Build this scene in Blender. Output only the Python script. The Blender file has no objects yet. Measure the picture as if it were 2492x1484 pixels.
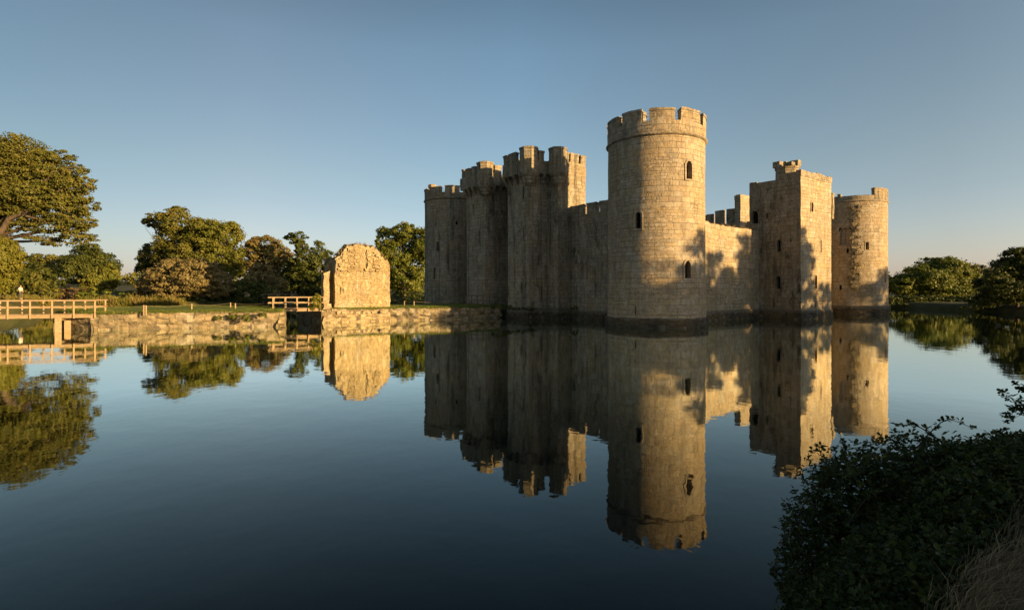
import bpy, math, random
import numpy as np
from mathutils import Vector, Matrix, noise

SC = bpy.context.scene
COL = SC.collection
PI = math.pi
rng = np.random.default_rng(7)
random.seed(7)

# ------------------------------------------------------------------ camera, sky, sun, exposure
CX, CY, CZ = -32.99, 40.90, 3.4
YAW = math.radians(126.21)
FPX, HOR, MIDX = 1313.4, 701.5, 1246.0          # survey units of the photograph (2492 wide)
FW = np.array([math.sin(YAW), math.cos(YAW)])
RT = np.array([math.cos(YAW), -math.sin(YAW)])
cam = bpy.data.cameras.new('camera')
cam.sensor_width = 36.0
cam.lens = FPX / 2492 * 36
cam.shift_y = -(741.0 - HOR) / 2492
cam.clip_start = 0.05
cam.clip_end = 9000
camo = bpy.data.objects.new('camera', cam)
COL.objects.link(camo)
camo.location = (CX, CY, CZ)
camo.rotation_euler = (PI / 2, 0, -YAW)
SC.camera = camo

SUN_BEAR, SUN_EL = math.radians(249.5), math.radians(8.0)
world = bpy.data.worlds.new('World')
SC.world = world
world.use_nodes = True
wn = world.node_tree.nodes
wl = world.node_tree.links
wn.clear()
sky = wn.new('ShaderNodeTexSky')
sky.sky_type = 'NISHITA'
sky.sun_disc = False
sky.sun_elevation = SUN_EL
sky.sun_rotation = SUN_BEAR
sky.altitude = 0
sky.air_density = 1.0
sky.dust_density = 0.7
sky.ozone_density = 1.2
bg = wn.new('ShaderNodeBackground')
bg.inputs['Strength'].default_value = 0.075
hsv = wn.new('ShaderNodeHueSaturation')
hsv.inputs['Saturation'].default_value = 0.8
wo = wn.new('ShaderNodeOutputWorld')
wl.new(sky.outputs[0], hsv.inputs['Color'])
tc = wn.new('ShaderNodeTexCoord')
def wnode(t, op, a, b=None):
    v = wn.new(t); v.operation = op
    for i, q in enumerate((a, b)):
        if q is None:
            continue
        if hasattr(q, 'is_output'):
            wl.new(q, v.inputs[i])
        else:
            v.inputs[i].default_value = q
    return v
def wramp(src, stops):
    r = wn.new('ShaderNodeValToRGB'); e = r.color_ramp.elements
    while len(e) < len(stops):
        e.new(.5)
    for i, (p, c) in enumerate(stops):
        e[i].position = p; e[i].color = (*c, 1)
    wl.new(src, r.inputs[0])
    return r.outputs[0]
flat = wnode('ShaderNodeVectorMath', 'MULTIPLY', tc.outputs['Generated'], (1, 1, 0))
flat = wnode('ShaderNodeVectorMath', 'NORMALIZE', flat.outputs[0])
dt = wnode('ShaderNodeVectorMath', 'DOT_PRODUCT', flat.outputs[0], (-math.sin(SUN_BEAR), -math.cos(SUN_BEAR), 0))
half = wnode('ShaderNodeMath', 'MULTIPLY', dt.outputs['Value'], .5)
half = wnode('ShaderNodeMath', 'ADD', half.outputs[0], .5)
ra_ = wramp(half.outputs[0], [(.22, (1, 1, 1)), (.45, (.80, .83, .85)), (.77, (.76, .89, .98)), (.93, (.64, .67, .71)), (1.0, (.44, .51, .55))])
sp = wn.new('ShaderNodeSeparateXYZ'); wl.new(tc.outputs['Generated'], sp.inputs[0])
rb_ = wramp(sp.outputs['Z'], [(0.0, (1.18, 1.06, 1.5)), (.07, (1.14, 1.06, 1.24)), (.2, (1.08, 1.06, 1.06)), (.4, (.98, 1.04, 1.05)), (.62, (.5, .56, .58))])
def wmul(a, b):
    x = wn.new('ShaderNodeMix'); x.data_type = 'RGBA'; x.blend_type = 'MULTIPLY'; x.inputs[0].default_value = 1
    wl.new(a, x.inputs[6]); wl.new(b, x.inputs[7]); return x.outputs[2]
wl.new(wmul(wmul(hsv.outputs[0], ra_), rb_), bg.inputs[0])
wl.new(bg.outputs[0], wo.inputs[0])

sun = bpy.data.lights.new('sun', 'SUN')
sun.energy = 5.0
sun.angle = math.radians(0.7)
sun.color = (1.0, 0.65, 0.285)
suno = bpy.data.objects.new('sun', sun)
COL.objects.link(suno)
sd = Vector((math.sin(SUN_BEAR) * math.cos(SUN_EL), math.cos(SUN_BEAR) * math.cos(SUN_EL), math.sin(SUN_EL)))
suno.rotation_euler = (-sd).to_track_quat('-Z', 'Y').to_euler()
suno.location = (-80, -20, 60)

SC.view_settings.view_transform = 'Standard'
SC.view_settings.look = 'None'
SC.view_settings.exposure = 1.35
SC.view_settings.gamma = 1.0
SC.view_settings.use_curve_mapping = False
SC.cycles.max_bounces = 6
SC.cycles.diffuse_bounces = 2
SC.cycles.glossy_bounces = 3
SC.cycles.transparent_max_bounces = 4

# ------------------------------------------------------------------ survey helpers: photo measurements -> world metres
def P(X, t):
    q = np.array([CX, CY]) + t * (FW + RT * (X - MIDX) / FPX)
    return float(q[0]), float(q[1])
def Z(Y, t):
    return CZ - (Y - HOR) * t / FPX
def on_circle(C, r, X):
    d = FW + RT * (X - MIDX) / FPX
    o = np.array([CX, CY]) - np.array(C)
    a, b, c = d @ d, 2 * o @ d, o @ o - r * r
    t = (-b - math.sqrt(max(b * b - 4 * a * c, 0))) / (2 * a)
    q = o + t * d
    return math.atan2(q[1], q[0]), t
def on_plane_x(X, x0):
    d = FW + RT * (X - MIDX) / FPX
    t = (x0 - CX) / d[0]
    return CY + t * d[1], t
def on_plane_y(X, y0):
    d = FW + RT * (X - MIDX) / FPX
    t = (y0 - CY) / d[1]
    return CX + t * d[0], t

# ------------------------------------------------------------------ node material helpers
def mat(name):
    m = bpy.data.materials.new(name)
    m.use_nodes = True
    nt = m.node_tree
    return m, nt.nodes, nt.links, nt.nodes['Principled BSDF']
def ramp(n, l, src, stops, interp='LINEAR'):
    r = n.new('ShaderNodeValToRGB')
    r.color_ramp.interpolation = interp
    e = r.color_ramp.elements
    while len(e) < len(stops):
        e.new(0.5)
    for i, (p, c) in enumerate(stops):
        e[i].position = p
        e[i].color = (*c, 1) if len(c) == 3 else c
    l.new(src, r.inputs[0])
    return r.outputs[0]
def nz(n, l, vec, scale, detail=4, rough=0.55):
    t = n.new('ShaderNodeTexNoise')
    t.inputs['Scale'].default_value = scale
    t.inputs['Detail'].default_value = detail
    t.inputs['Roughness'].default_value = rough
    if vec is not None:
        l.new(vec, t.inputs['Vector'])
    return t.outputs[0], t.outputs[1]
def mix(n, l, fac, a, b, mode='MIX'):
    m = n.new('ShaderNodeMix')
    m.data_type = 'RGBA'
    m.blend_type = mode
    for s, v in ((m.inputs[0], fac), (m.inputs[6], a), (m.inputs[7], b)):
        if hasattr(v, 'is_output'):
            l.new(v, s)
        else:
            s.default_value = v if not isinstance(v, tuple) else (*v, 1)
    return m.outputs[2]
def mth(n, l, op, a, b=None, c=None):
    m = n.new('ShaderNodeMath')
    m.operation = op
    for i, v in enumerate((a, b, c)):
        if v is None:
            continue
        if hasattr(v, 'is_output'):
            l.new(v, m.inputs[i])
        else:
            m.inputs[i].default_value = v
    return m.outputs[0]
def vmap(n, l, vec, scale):
    m = n.new('ShaderNodeMapping')
    m.inputs['Scale'].default_value = scale
    l.new(vec, m.inputs['Vector'])
    return m.outputs[0]

def stone(name, tints, bw=0.78, bh=0.42, mortar=0.016, stain=0.55, streak=0.5, bump=0.7, dark=(0.05, 0.046, 0.036), rubble=False, warp=0.05, pale=0.4):
    m, n, l, b = mat(name)
    uv = n.new('ShaderNodeUVMap').outputs[0]
    pos = n.new('ShaderNodeNewGeometry').outputs['Position']
    # wander the joints a little
    _, wc = nz(n, l, uv, 1.1, 2)
    sub = n.new('ShaderNodeVectorMath'); sub.operation = 'SUBTRACT'
    l.new(wc, sub.inputs[0]); sub.inputs[1].default_value = (0.5, 0.5, 0.5)
    sc = n.new('ShaderNodeVectorMath'); sc.operation = 'SCALE'
    l.new(sub.outputs[0], sc.inputs[0]); sc.inputs['Scale'].default_value = warp * 2
    ad = n.new('ShaderNodeVectorMath'); ad.operation = 'ADD'
    l.new(uv, ad.inputs[0]); l.new(sc.outputs[0], ad.inputs[1])
    wuv = ad.outputs[0]
    sx_ = n.new('ShaderNodeSeparateXYZ'); l.new(wuv, sx_.inputs[0])
    cv = n.new('ShaderNodeCombineXYZ'); l.new(sx_.outputs[1], cv.inputs[1])
    rowv, _ = nz(n, l, cv.outputs[0], 0.9, 1)
    v2 = mth(n, l, 'ADD', sx_.outputs[1], mth(n, l, 'MULTIPLY', rowv, bh * (.5 if rubble else 1.3)))
    rowid = n.new('ShaderNodeMath'); rowid.operation = 'FLOOR'; l.new(mth(n, l, 'DIVIDE', v2, bh), rowid.inputs[0])
    cu = n.new('ShaderNodeCombineXYZ'); l.new(mth(n, l, 'MULTIPLY', sx_.outputs[0], .55), cu.inputs[0]); l.new(mth(n, l, 'MULTIPLY', rowid.outputs[0], 7.31), cu.inputs[1])
    coln, _ = nz(n, l, cu.outputs[0], 1.0, 1)
    u2 = mth(n, l, 'ADD', sx_.outputs[0], mth(n, l, 'MULTIPLY', coln, bw * 1.6))
    cw = n.new('ShaderNodeCombineXYZ'); l.new(u2, cw.inputs[0]); l.new(v2, cw.inputs[1])
    wuv = cw.outputs[0]
    if rubble:
        vo = n.new('ShaderNodeTexVoronoi'); vo.feature = 'F1'; vo.distance = 'CHEBYCHEV'
        vo.inputs['Scale'].default_value = 1.0; vo.inputs['Randomness'].default_value = .8
        l.new(vmap(n, l, wuv, (1 / bw, 1 / bh, 1)), vo.inputs['Vector'])
        sepc = n.new('ShaderNodeSeparateColor'); l.new(vo.outputs['Color'], sepc.inputs[0])
        rnd = sepc.outputs[0]
        mo = ramp(n, l, vo.outputs['Distance'], [(0.36, (0, 0, 0)), (0.62, (1, 1, 1))])
    else:
        def brick(w_, h_, ms):
            br = n.new('ShaderNodeTexBrick')
            br.offset = 0.5; br.squash = 0.72; br.squash_frequency = 3
            br.inputs['Scale'].default_value = 1.0
            br.inputs['Color1'].default_value = (0, 0, 0, 1)
            br.inputs['Color2'].default_value = (1, 1, 1, 1)
            br.inputs['Mortar'].default_value = (0.5, 0.5, 0.5, 1)
            br.inputs['Mortar Size'].default_value = ms
            br.inputs['Mortar Smooth'].default_value = 0.5
            br.inputs['Brick Width'].default_value = w_
            br.inputs['Row Height'].default_value = h_
            l.new(wuv, br.inputs['Vector'])
            return br.outputs['Color'], br.outputs['Fac']
        c1, m1 = brick(bw * 1.15, bh * 1.08, mortar * 1.1)
        c2, m2_ = brick(bw * .62, bh * .66, mortar)
        pm, _ = nz(n, l, vmap(n, l, uv, (.35, .55, 1)), 1.0, 2)
        pmask = ramp(n, l, pm, [(0.53, (0, 0, 0)), (0.545, (1, 1, 1))])
        rnd = mix(n, l, pmask, c1, c2)
        mo = mix(n, l, pmask, m1, m2_)
    k = len(tints)
    col = ramp(n, l, rnd, [(i / max(k - 1, 1), t) for i, t in enumerate(tints)])
    f1, _ = nz(n, l, pos, 0.35, 5, 0.6)
    big = ramp(n, l, f1, [(0.35, (0, 0, 0)), (0.7, (1, 1, 1))])
    f2, _ = nz(n, l, pos, 2.6, 6, 0.65)
    med = ramp(n, l, f2, [(0.42, (0, 0, 0)), (0.72, (1, 1, 1))])
    f3, _ = nz(n, l, pos, 14, 4, 0.7)
    col = mix(n, l, mth(n, l, 'MULTIPLY', big, 0.42), col, (0.40, 0.28, 0.12))
    col = mix(n, l, mth(n, l, 'MULTIPLY', med, stain), col, tuple(c * 1.9 for c in dark))
    st, _ = nz(n, l, vmap(n, l, pos, (1.6, 1.6, 0.12)), 1.0, 5, 0.6)
    stk = ramp(n, l, st, [(0.5, (0, 0, 0)), (0.72, (1, 1, 1))])
    col = mix(n, l, mth(n, l, 'MULTIPLY', stk, streak), col, dark)
    col = mix(n, l, 0.22, col, ramp(n, l, f3, [(0.3, (0.35, 0.35, 0.35)), (0.75, (1, 1, 1))]), 'MULTIPLY')
    pl_, _ = nz(n, l, vmap(n, l, pos, (.8, .8, .45)), 1.0, 6, .7)
    col = mix(n, l, mth(n, l, 'MULTIPLY', ramp(n, l, pl_, [(0.52, (0, 0, 0)), (0.64, (1, 1, 1))]), pale), col, (0.44, 0.40, 0.32))
    dk_, _ = nz(n, l, vmap(n, l, pos, (1.1, 1.1, .5)), 0.9, 6, .72)
    col = mix(n, l, mth(n, l, 'MULTIPLY', ramp(n, l, dk_, [(0.56, (0, 0, 0)), (0.70, (1, 1, 1))]), streak * 1.1), col, dark)
    jf, _ = nz(n, l, pos, 0.8, 3)
    jm = ramp(n, l, jf, [(0.36, (.15, .15, .15)), (0.62, (1, 1, 1))])
    jfac = mth(n, l, 'MULTIPLY', mo, mth(n, l, 'MULTIPLY', jm, .9))
    col = mix(n, l, jfac, col, (0.085, 0.07, 0.05))
    l.new(col, b.inputs['Base Color'])
    b.inputs['Roughness'].default_value = 0.92
    b.inputs['Specular IOR Level'].default_value = 0.15
    hgt = mth(n, l, 'ADD', mth(n, l, 'MULTIPLY', mo, -1.0), mth(n, l, 'ADD', mth(n, l, 'MULTIPLY', f2, 1.3), mth(n, l, 'ADD', mth(n, l, 'MULTIPLY', f3, 0.5), mth(n, l, 'MULTIPLY', rnd, 0.95))))
    bp = n.new('ShaderNodeBump')
    bp.inputs['Strength'].default_value = bump
    bp.inputs['Distance'].default_value = 0.085
    l.new(hgt, bp.inputs['Height'])
    l.new(bp.outputs[0], b.inputs['Normal'])
    return m

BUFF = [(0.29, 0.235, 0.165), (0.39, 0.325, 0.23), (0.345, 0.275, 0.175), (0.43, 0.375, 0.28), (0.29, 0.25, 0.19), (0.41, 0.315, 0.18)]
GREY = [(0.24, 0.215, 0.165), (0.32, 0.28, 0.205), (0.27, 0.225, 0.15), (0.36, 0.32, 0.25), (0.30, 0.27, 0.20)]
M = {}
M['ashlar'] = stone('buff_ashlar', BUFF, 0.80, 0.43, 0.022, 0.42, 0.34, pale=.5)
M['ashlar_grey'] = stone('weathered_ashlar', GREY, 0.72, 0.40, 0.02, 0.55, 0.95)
M['ashlar_tower'] = stone('lichened_ashlar', BUFF, 0.85, 0.46, 0.022, 0.68, 0.6)
M['coping'] = stone('lichened_coping', GREY, 0.9, 0.5, 0.012, 0.9, 0.3)
M['ruin'] = stone('golden_rubble', [(0.37, 0.285, 0.15), (0.46, 0.365, 0.19), (0.42, 0.35, 0.22), (0.34, 0.26, 0.14), (0.49, 0.41, 0.26)], 0.42, 0.25, 0.014, 0.55, 0.45, 0.8, warp=0.09, dark=(0.10, 0.07, 0.035))
M['revet'] = stone('mossy_rubble', [(0.24, 0.19, 0.12), (0.34, 0.28, 0.18), (0.30, 0.25, 0.17), (0.20, 0.17, 0.11)], 0.7, 0.34, 0.03, 0.8, 0.35, 0.9, rubble=True, warp=0.06, dark=(0.03, 0.034, 0.014))
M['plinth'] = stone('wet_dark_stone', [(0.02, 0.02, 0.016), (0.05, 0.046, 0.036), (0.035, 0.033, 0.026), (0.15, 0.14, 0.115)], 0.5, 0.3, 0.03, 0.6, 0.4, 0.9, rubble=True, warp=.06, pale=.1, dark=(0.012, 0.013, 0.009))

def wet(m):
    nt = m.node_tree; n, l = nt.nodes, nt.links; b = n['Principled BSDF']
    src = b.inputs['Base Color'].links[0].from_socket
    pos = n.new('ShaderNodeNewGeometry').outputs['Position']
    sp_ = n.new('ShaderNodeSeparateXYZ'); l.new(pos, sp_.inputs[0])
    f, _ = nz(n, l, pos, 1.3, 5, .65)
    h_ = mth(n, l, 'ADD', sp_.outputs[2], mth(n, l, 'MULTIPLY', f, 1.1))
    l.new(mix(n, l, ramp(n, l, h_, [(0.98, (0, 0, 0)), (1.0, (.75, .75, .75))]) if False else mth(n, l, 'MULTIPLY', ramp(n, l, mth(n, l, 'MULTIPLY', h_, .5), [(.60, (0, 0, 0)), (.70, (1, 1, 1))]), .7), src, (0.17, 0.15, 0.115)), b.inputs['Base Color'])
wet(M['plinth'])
M['ruin_rubble'] = stone('ruin_footing', [(0.36, 0.28, 0.16), (0.46, 0.37, 0.22), (0.42, 0.35, 0.24), (0.30, 0.23, 0.14)], 0.5, 0.3, 0.03, 0.55, 0.3, 1.0, rubble=True, warp=0.06, dark=(0.07, 0.055, 0.03))

def simple(name, c1, c2, scale, rough=0.8, bump=0.3, bscale=None, vec=None, spec=0.2):
    m, n, l, b = mat(name)
    pos = n.new('ShaderNodeNewGeometry').outputs['Position']
    if vec:
        pos = vmap(n, l, pos, vec)
    f, _ = nz(n, l, pos, scale, 5, 0.6)
    l.new(ramp(n, l, f, [(0.3, c1), (0.7, c2)]), b.inputs['Base Color'])
    b.inputs['Roughness'].default_value = rough
    b.inputs['Specular IOR Level'].default_value = spec
    if bump:
        g, _ = nz(n, l, pos, bscale or scale * 4, 5, 0.6)
        bp = n.new('ShaderNodeBump')
        bp.inputs['Strength'].default_value = bump
        bp.inputs['Distance'].default_value = 0.05
        l.new(g, bp.inputs['Height'])
        l.new(bp.outputs[0], b.inputs['Normal'])
    return m
M['void'] = simple('dark_interior', (0.006, 0.006, 0.005), (0.012, 0.011, 0.009), 2, 0.95, 0)
M['timber'] = simple('pale_timber', (0.19, 0.135, 0.075), (0.36, 0.265, 0.155), 3, 0.75, 0.3, vec=(1, 1, 6))
M['timber_dark'] = simple('weathered_timber', (0.10, 0.075, 0.05), (0.18, 0.14, 0.10), 3, 0.8, 0.3)
M['rope'] = simple('rope', (0.14, 0.11, 0.07), (0.22, 0.18, 0.12), 20, 0.9, 0)
M['iron'] = simple('iron_rail', (0.02, 0.02, 0.02), (0.05, 0.045, 0.04), 8, 0.6, 0)
M['bark'] = simple('oak_bark', (0.045, 0.035, 0.025), (0.12, 0.088, 0.06), 2.0, 0.9, 0.8, vec=(3, 3, 0.6))
M['stem'] = simple('bramble_stem', (0.035, 0.02, 0.014), (0.075, 0.045, 0.03), 20, 0.7, 0)
M['lawn'] = simple('mown_grass', (0.09, 0.13, 0.018), (0.17, 0.20, 0.035), 1.2, 0.9, 0.8, 30)
M['earth'] = simple('bank_ground', (0.035, 0.042, 0.014), (0.085, 0.08, 0.03), 0.5, 0.95, 0.8, 5)
M['mortar_cap'] = simple('grassy_wall_top', (0.05, 0.045, 0.02), (0.15, 0.12, 0.05), 3, 0.95, 0.9, 12)

# water
m, n, l, b = mat('moat_water')
pos = n.new('ShaderNodeNewGeometry').outputs['Position']
b.inputs['Base Color'].default_value = (0.0045, 0.0075, 0.0065, 1)
b.inputs['Roughness'].default_value = 0.02
b.inputs['IOR'].default_value = 1.42
w1, _ = nz(n, l, vmap(n, l, pos, (1, 1, 1)), 0.9, 3, 0.5)
w2, _ = nz(n, l, pos, 5.0, 2, 0.5)
hh = mth(n, l, 'ADD', w1, mth(n, l, 'MULTIPLY', w2, 0.10))
bp = n.new('ShaderNodeBump')
bp.inputs['Strength'].default_value = 1.0
bp.inputs['Distance'].default_value = 0.0045
l.new(hh, bp.inputs['Height'])
fr0 = n.new('ShaderNodeFresnel'); fr0.inputs['IOR'].default_value = 1.333
l.new(bp.outputs[0], fr0.inputs['Normal'])
fac = mth(n, l, 'MINIMUM', mth(n, l, 'MULTIPLY', mth(n, l, 'POWER', fr0.outputs[0], 1.5), 3.7), 0.95)
gl = n.new('ShaderNodeBsdfGlossy'); gl.inputs['Roughness'].default_value = 0.02
gl.inputs['Color'].default_value = (0.92, 0.97, 0.92, 1)
l.new(bp.outputs[0], gl.inputs['Normal'])
df = n.new('ShaderNodeBsdfDiffuse'); df.inputs['Color'].default_value = (0.004, 0.0085, 0.0075, 1)
mx = n.new('ShaderNodeMixShader')
l.new(fac, mx.inputs[0]); l.new(df.outputs[0], mx.inputs[1]); l.new(gl.outputs[0], mx.inputs[2])
l.new(mx.outputs[0], n['Material Output'].inputs[0])
M['water'] = m

def leafmat(name, cols, transl=0.3, rough=0.55):
    m, n, l, b = mat(name)
    at = n.new('ShaderNodeAttribute'); at.attribute_name = 'tint'
    k = len(cols)
    c = ramp(n, l, at.outputs['Fac'], [(i / (k - 1), x) for i, x in enumerate(cols)])
    l.new(c, b.inputs['Base Color'])
    b.inputs['Roughness'].default_value = rough
    b.inputs['Specular IOR Level'].default_value = 0.2
    tr = n.new('ShaderNodeBsdfTranslucent')
    l.new(c, tr.inputs['Color'])
    mx = n.new('ShaderNodeMixShader')
    mx.inputs[0].default_value = transl
    l.new(b.outputs[0], mx.inputs[1]); l.new(tr.outputs[0], mx.inputs[2])
    l.new(mx.outputs[0], n['Material Output'].inputs[0])
    return m
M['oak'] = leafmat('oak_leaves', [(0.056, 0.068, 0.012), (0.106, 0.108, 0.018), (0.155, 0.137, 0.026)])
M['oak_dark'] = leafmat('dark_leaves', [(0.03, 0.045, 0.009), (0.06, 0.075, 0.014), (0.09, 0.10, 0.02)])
M['gold'] = leafmat('turning_leaves', [(0.07, 0.09, 0.014), (0.122, 0.135, 0.02), (0.19, 0.158, 0.028)])
M['rust'] = leafmat('rusty_leaves', [(0.09, 0.085, 0.025), (0.17, 0.125, 0.04), (0.13, 0.13, 0.03)])
M['willow'] = leafmat('grey_willow_leaves', [(0.13, 0.11, 0.04), (0.19, 0.155, 0.06), (0.24, 0.19, 0.075)])
M['lime'] = leafmat('bright_leaves', [(0.085, 0.10, 0.012), (0.14, 0.14, 0.02), (0.20, 0.175, 0.028)])
M['green'] = leafmat('green_leaves', [(0.055, 0.08, 0.010), (0.10, 0.12, 0.015), (0.14, 0.145, 0.022)])
M['scrub'] = leafmat('red_scrub', [(0.10, 0.075, 0.035), (0.15, 0.09, 0.045), (0.11, 0.10, 0.035)])
M['reed'] = leafmat('reed_blades', [(0.11, 0.12, 0.018), (0.18, 0.15, 0.035), (0.26, 0.17, 0.07)])
M['bramble'] = leafmat('bramble_leaves', [(0.014, 0.024, 0.005), (0.04, 0.055, 0.009), (0.11, 0.115, 0.022)], 0.25, 0.5)
M['dry'] = leafmat('dry_grass', [(0.05, 0.045, 0.018), (0.20, 0.145, 0.075), (0.42, 0.31, 0.17)], 0.2, 0.8)
M['turf'] = leafmat('grass_blades', [(0.07, 0.10, 0.014), (0.12, 0.15, 0.024), (0.19, 0.19, 0.04)], 0.3, 0.8)

# ------------------------------------------------------------------ object helpers
ORG = {}
def props(o, label=None, cat=None, group=None, kind=None):
    for k, v in (('label', label), ('category', cat), ('group', group), ('kind', kind)):
        if v:
            o[k] = v
    return o
def empty(name, loc, label, cat, group=None):
    o = bpy.data.objects.new(name, None)
    o.empty_display_size = 0.5
    o.location = loc
    COL.objects.link(o)
    ORG[o.name] = Vector(loc)
    return props(o, label, cat, group)
def link(name, me, parent=None, label=None, cat=None, group=None, kind=None):
    o = bpy.data.objects.new(name, me)
    COL.objects.link(o)
    if parent is not None:
        o.parent = parent
        if parent.name in ORG:
            o.matrix_parent_inverse = Matrix.Translation(-ORG[parent.name])
    return props(o, label, cat, group, kind)

def wob(p, amp):
    v = Vector(p)
    a = noise.noise_vector(v * 0.75) * amp + noise.noise_vector(v * 2.7 + Vector((9, 3, 5))) * (amp * 0.6)
    return v + a

class MB:
    def __init__(s):
        s.v = []; s.f = []; s.uv = []; s.mi = []; s.sm = []
    def face(s, idx, uvs, mi=0, sm=False):
        s.f.append(idx); s.uv.append(uvs); s.mi.append(mi); s.sm.append(sm)
    def grid(s, fn, us, vs, uvfn, holes=(), mi=0, sm=False):
        b0 = len(s.v); nv = len(vs)
        for u in us:
            for v in vs:
                s.v.append(tuple(fn(u, v)))
        for i in range(len(us) - 1):
            for j in range(nv - 1):
                uc, vc = (us[i] + us[i + 1]) / 2, (vs[j] + vs[j + 1]) / 2
                if any(h[0] < uc < h[1] and h[2] < vc < h[3] for h in holes):
                    continue
                q = [b0 + i * nv + j, b0 + (i + 1) * nv + j, b0 + (i + 1) * nv + j + 1, b0 + i * nv + j + 1]
                s.face(q, [uvfn(us[i], vs[j]), uvfn(us[i + 1], vs[j]), uvfn(us[i + 1], vs[j + 1]), uvfn(us[i], vs[j + 1])], mi, sm)
    def quad(s, a, b, c, d, step=0.5, mi=0):
        a, b, c, d = map(Vector, (a, b, c, d))
        nrm = (b - a).cross(d - a)
        nrm = nrm.normalized() if nrm.length > 1e-9 else Vector((0, 0, 1))
        if abs(nrm.z) > 0.75:
            uvf = lambda p: (p[0], p[1])
        else:
            t = Vector((-nrm.y, nrm.x, 0)).normalized()
            if abs(t.x) > abs(t.y):
                t = t if t.x > 0 else -t
            else:
                t = t if t.y > 0 else -t
            uvf = lambda p: (p[0] * t.x + p[1] * t.y, p[2])
        nu = max(1, int(max((b - a).length, (c - d).length) / step + 0.5))
        nv = max(1, int(max((d - a).length, (c - b).length) / step + 0.5))
        fn = lambda u, v: (a * (1 - u) + b * u) * (1 - v) + (d * (1 - u) + c * u) * v
        s.grid(fn, [i / nu for i in range(nu + 1)], [i / nv for i in range(nv + 1)], lambda u, v: uvf(fn(u, v)), mi=mi)
    def hexa(s, c, step=0.5, mi=0, skip=()):
        # c: 8 corners, bottom loop 0-3 then top loop 4-7
        F = {'bot': (3, 2, 1, 0), 'top': (4, 5, 6, 7), 's0': (0, 1, 5, 4), 's1': (1, 2, 6, 5), 's2': (2, 3, 7, 6), 's3': (3, 0, 4, 7)}
        for k, q in F.items():
            if k not in skip:
                s.quad(*[c[i] for i in q], step=step, mi=mi)
    def box(s, x0, x1, y0, y1, z0, z1, step=0.5, mi=0):
        s.hexa([(x0, y0, z0), (x1, y0, z0), (x1, y1, z0), (x0, y1, z0), (x0, y0, z1), (x1, y0, z1), (x1, y1, z1), (x0, y1, z1)], step, mi)
    def bar(s, p, q, w, h=None, step=2.0, mi=0, up=(0, 0, 1)):
        p, q = Vector(p), Vector(q); h = h or w
        d = (q - p).normalized(); upv = Vector(up)
        if abs(d.dot(upv)) > 0.95:
            upv = Vector((1, 0, 0))
        sx = d.cross(upv).normalized() * w / 2
        sy = sx.cross(d).normalized() * h / 2
        s.hexa([p - sx - sy, p + sx - sy, p + sx + sy, p - sx + sy, q - sx - sy, q + sx - sy, q + sx + sy, q - sx + sy], step, mi)
    def tube(s, pts, rad, n=7, mi=0, sm=True, cap=True):
        pts = [Vector(p) for p in pts]
        b0 = len(s.v); L = 0
        for i, p in enumerate(pts):
            d = (pts[min(i + 1, len(pts) - 1)] - pts[max(i - 1, 0)]).normalized()
            a = d.cross(Vector((0.31, 0.2, 0.93)))
            if a.length < 1e-3:
                a = d.cross(Vector((1, 0, 0)))
            a.normalize(); c = d.cross(a)
            r = rad[i] if hasattr(rad, '__len__') else rad
            for k in range(n):
                t = 2 * PI * k / n
                s.v.append(tuple(p + (a * math.cos(t) + c * math.sin(t)) * r))
        for i in range(len(pts) - 1):
            for k in range(n):
                k2 = (k + 1) % n
                q = [b0 + i * n + k, b0 + i * n + k2, b0 + (i + 1) * n + k2, b0 + (i + 1) * n + k]
                s.face(q, [(k * .3, i), (k * .3 + .3, i), (k * .3 + .3, i + 1), (k * .3, i + 1)], mi, sm)
        if cap:
            for o in (0, (len(pts) - 1) * n):
                s.face([b0 + o + k for k in range(n)], [(0, 0)] * n, mi, False)
    def ringseg(s, C, r0, r1, a0, a1, z0, z1, dz=None, mi=0, full=False, step=4, ztop_in=None):
        na = max(1, int(math.degrees(a1 - a0) / step + 0.5))
        A = [a0 + (a1 - a0) * i / na for i in range(na + 1)]
        cir = lambda r, a, z: (C[0] + r * math.cos(a), C[1] + r * math.sin(a), z)
        nzv = max(1, int((z1 - z0) / 0.5 + 0.5))
        Zs = [z0 + (z1 - z0) * i / nzv for i in range(nzv + 1)]
        zi = z1 if ztop_in is None else ztop_in
        s.grid(lambda a, z: cir(r1, a, z), A, Zs, lambda a, z: (a * r1, z), mi=mi, sm=True)
        s.grid(lambda a, z: cir(r0, a, z0 + (z - z0) / (z1 - z0) * (zi - z0)), A, Zs, lambda a, z: (a * r1, z), mi=mi, sm=True)
        s.grid(lambda a, r: cir(r, a, z1 + (zi - z1) * (r1 - r) / (r1 - r0)), A, [r0, r1], lambda a, r: (a * r1, r), mi=mi)
        s.grid(lambda a, r: cir(r, a, z0), A, [r0, r1], lambda a, r: (a * r1, r), mi=mi)
        if not full:
            for a in (a0, a1):
                s.quad(cir(r0, a, z0), cir(r1, a, z0), cir(r1, a, z1), cir(r0, a, zi), mi=mi)
    def lathe(s, C, prof, n=16, mi=0, sm=True, rot=0.0, cap=True):
        A = [rot + 2 * PI * k / n for k in range(n + 1)]
        I = list(range(len(prof)))
        s.grid(lambda a, i: (C[0] + prof[i][0] * math.cos(a), C[1] + prof[i][0] * math.sin(a), prof[i][1]), A, I, lambda a, i: (a * max(prof[0][0], .3), prof[int(i)][1]), mi=mi, sm=sm)
        if cap:
            for (r, z) in (prof[0], prof[-1]):
                if r > 1e-4:
                    b0 = len(s.v)
                    for a in A[:-1]:
                        s.v.append((C[0] + r * math.cos(a), C[1] + r * math.sin(a), z))
                    s.face(list(range(b0, b0 + n)), [(s.v[b0 + k][0], s.v[b0 + k][1]) for k in range(n)], mi, False)
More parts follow.
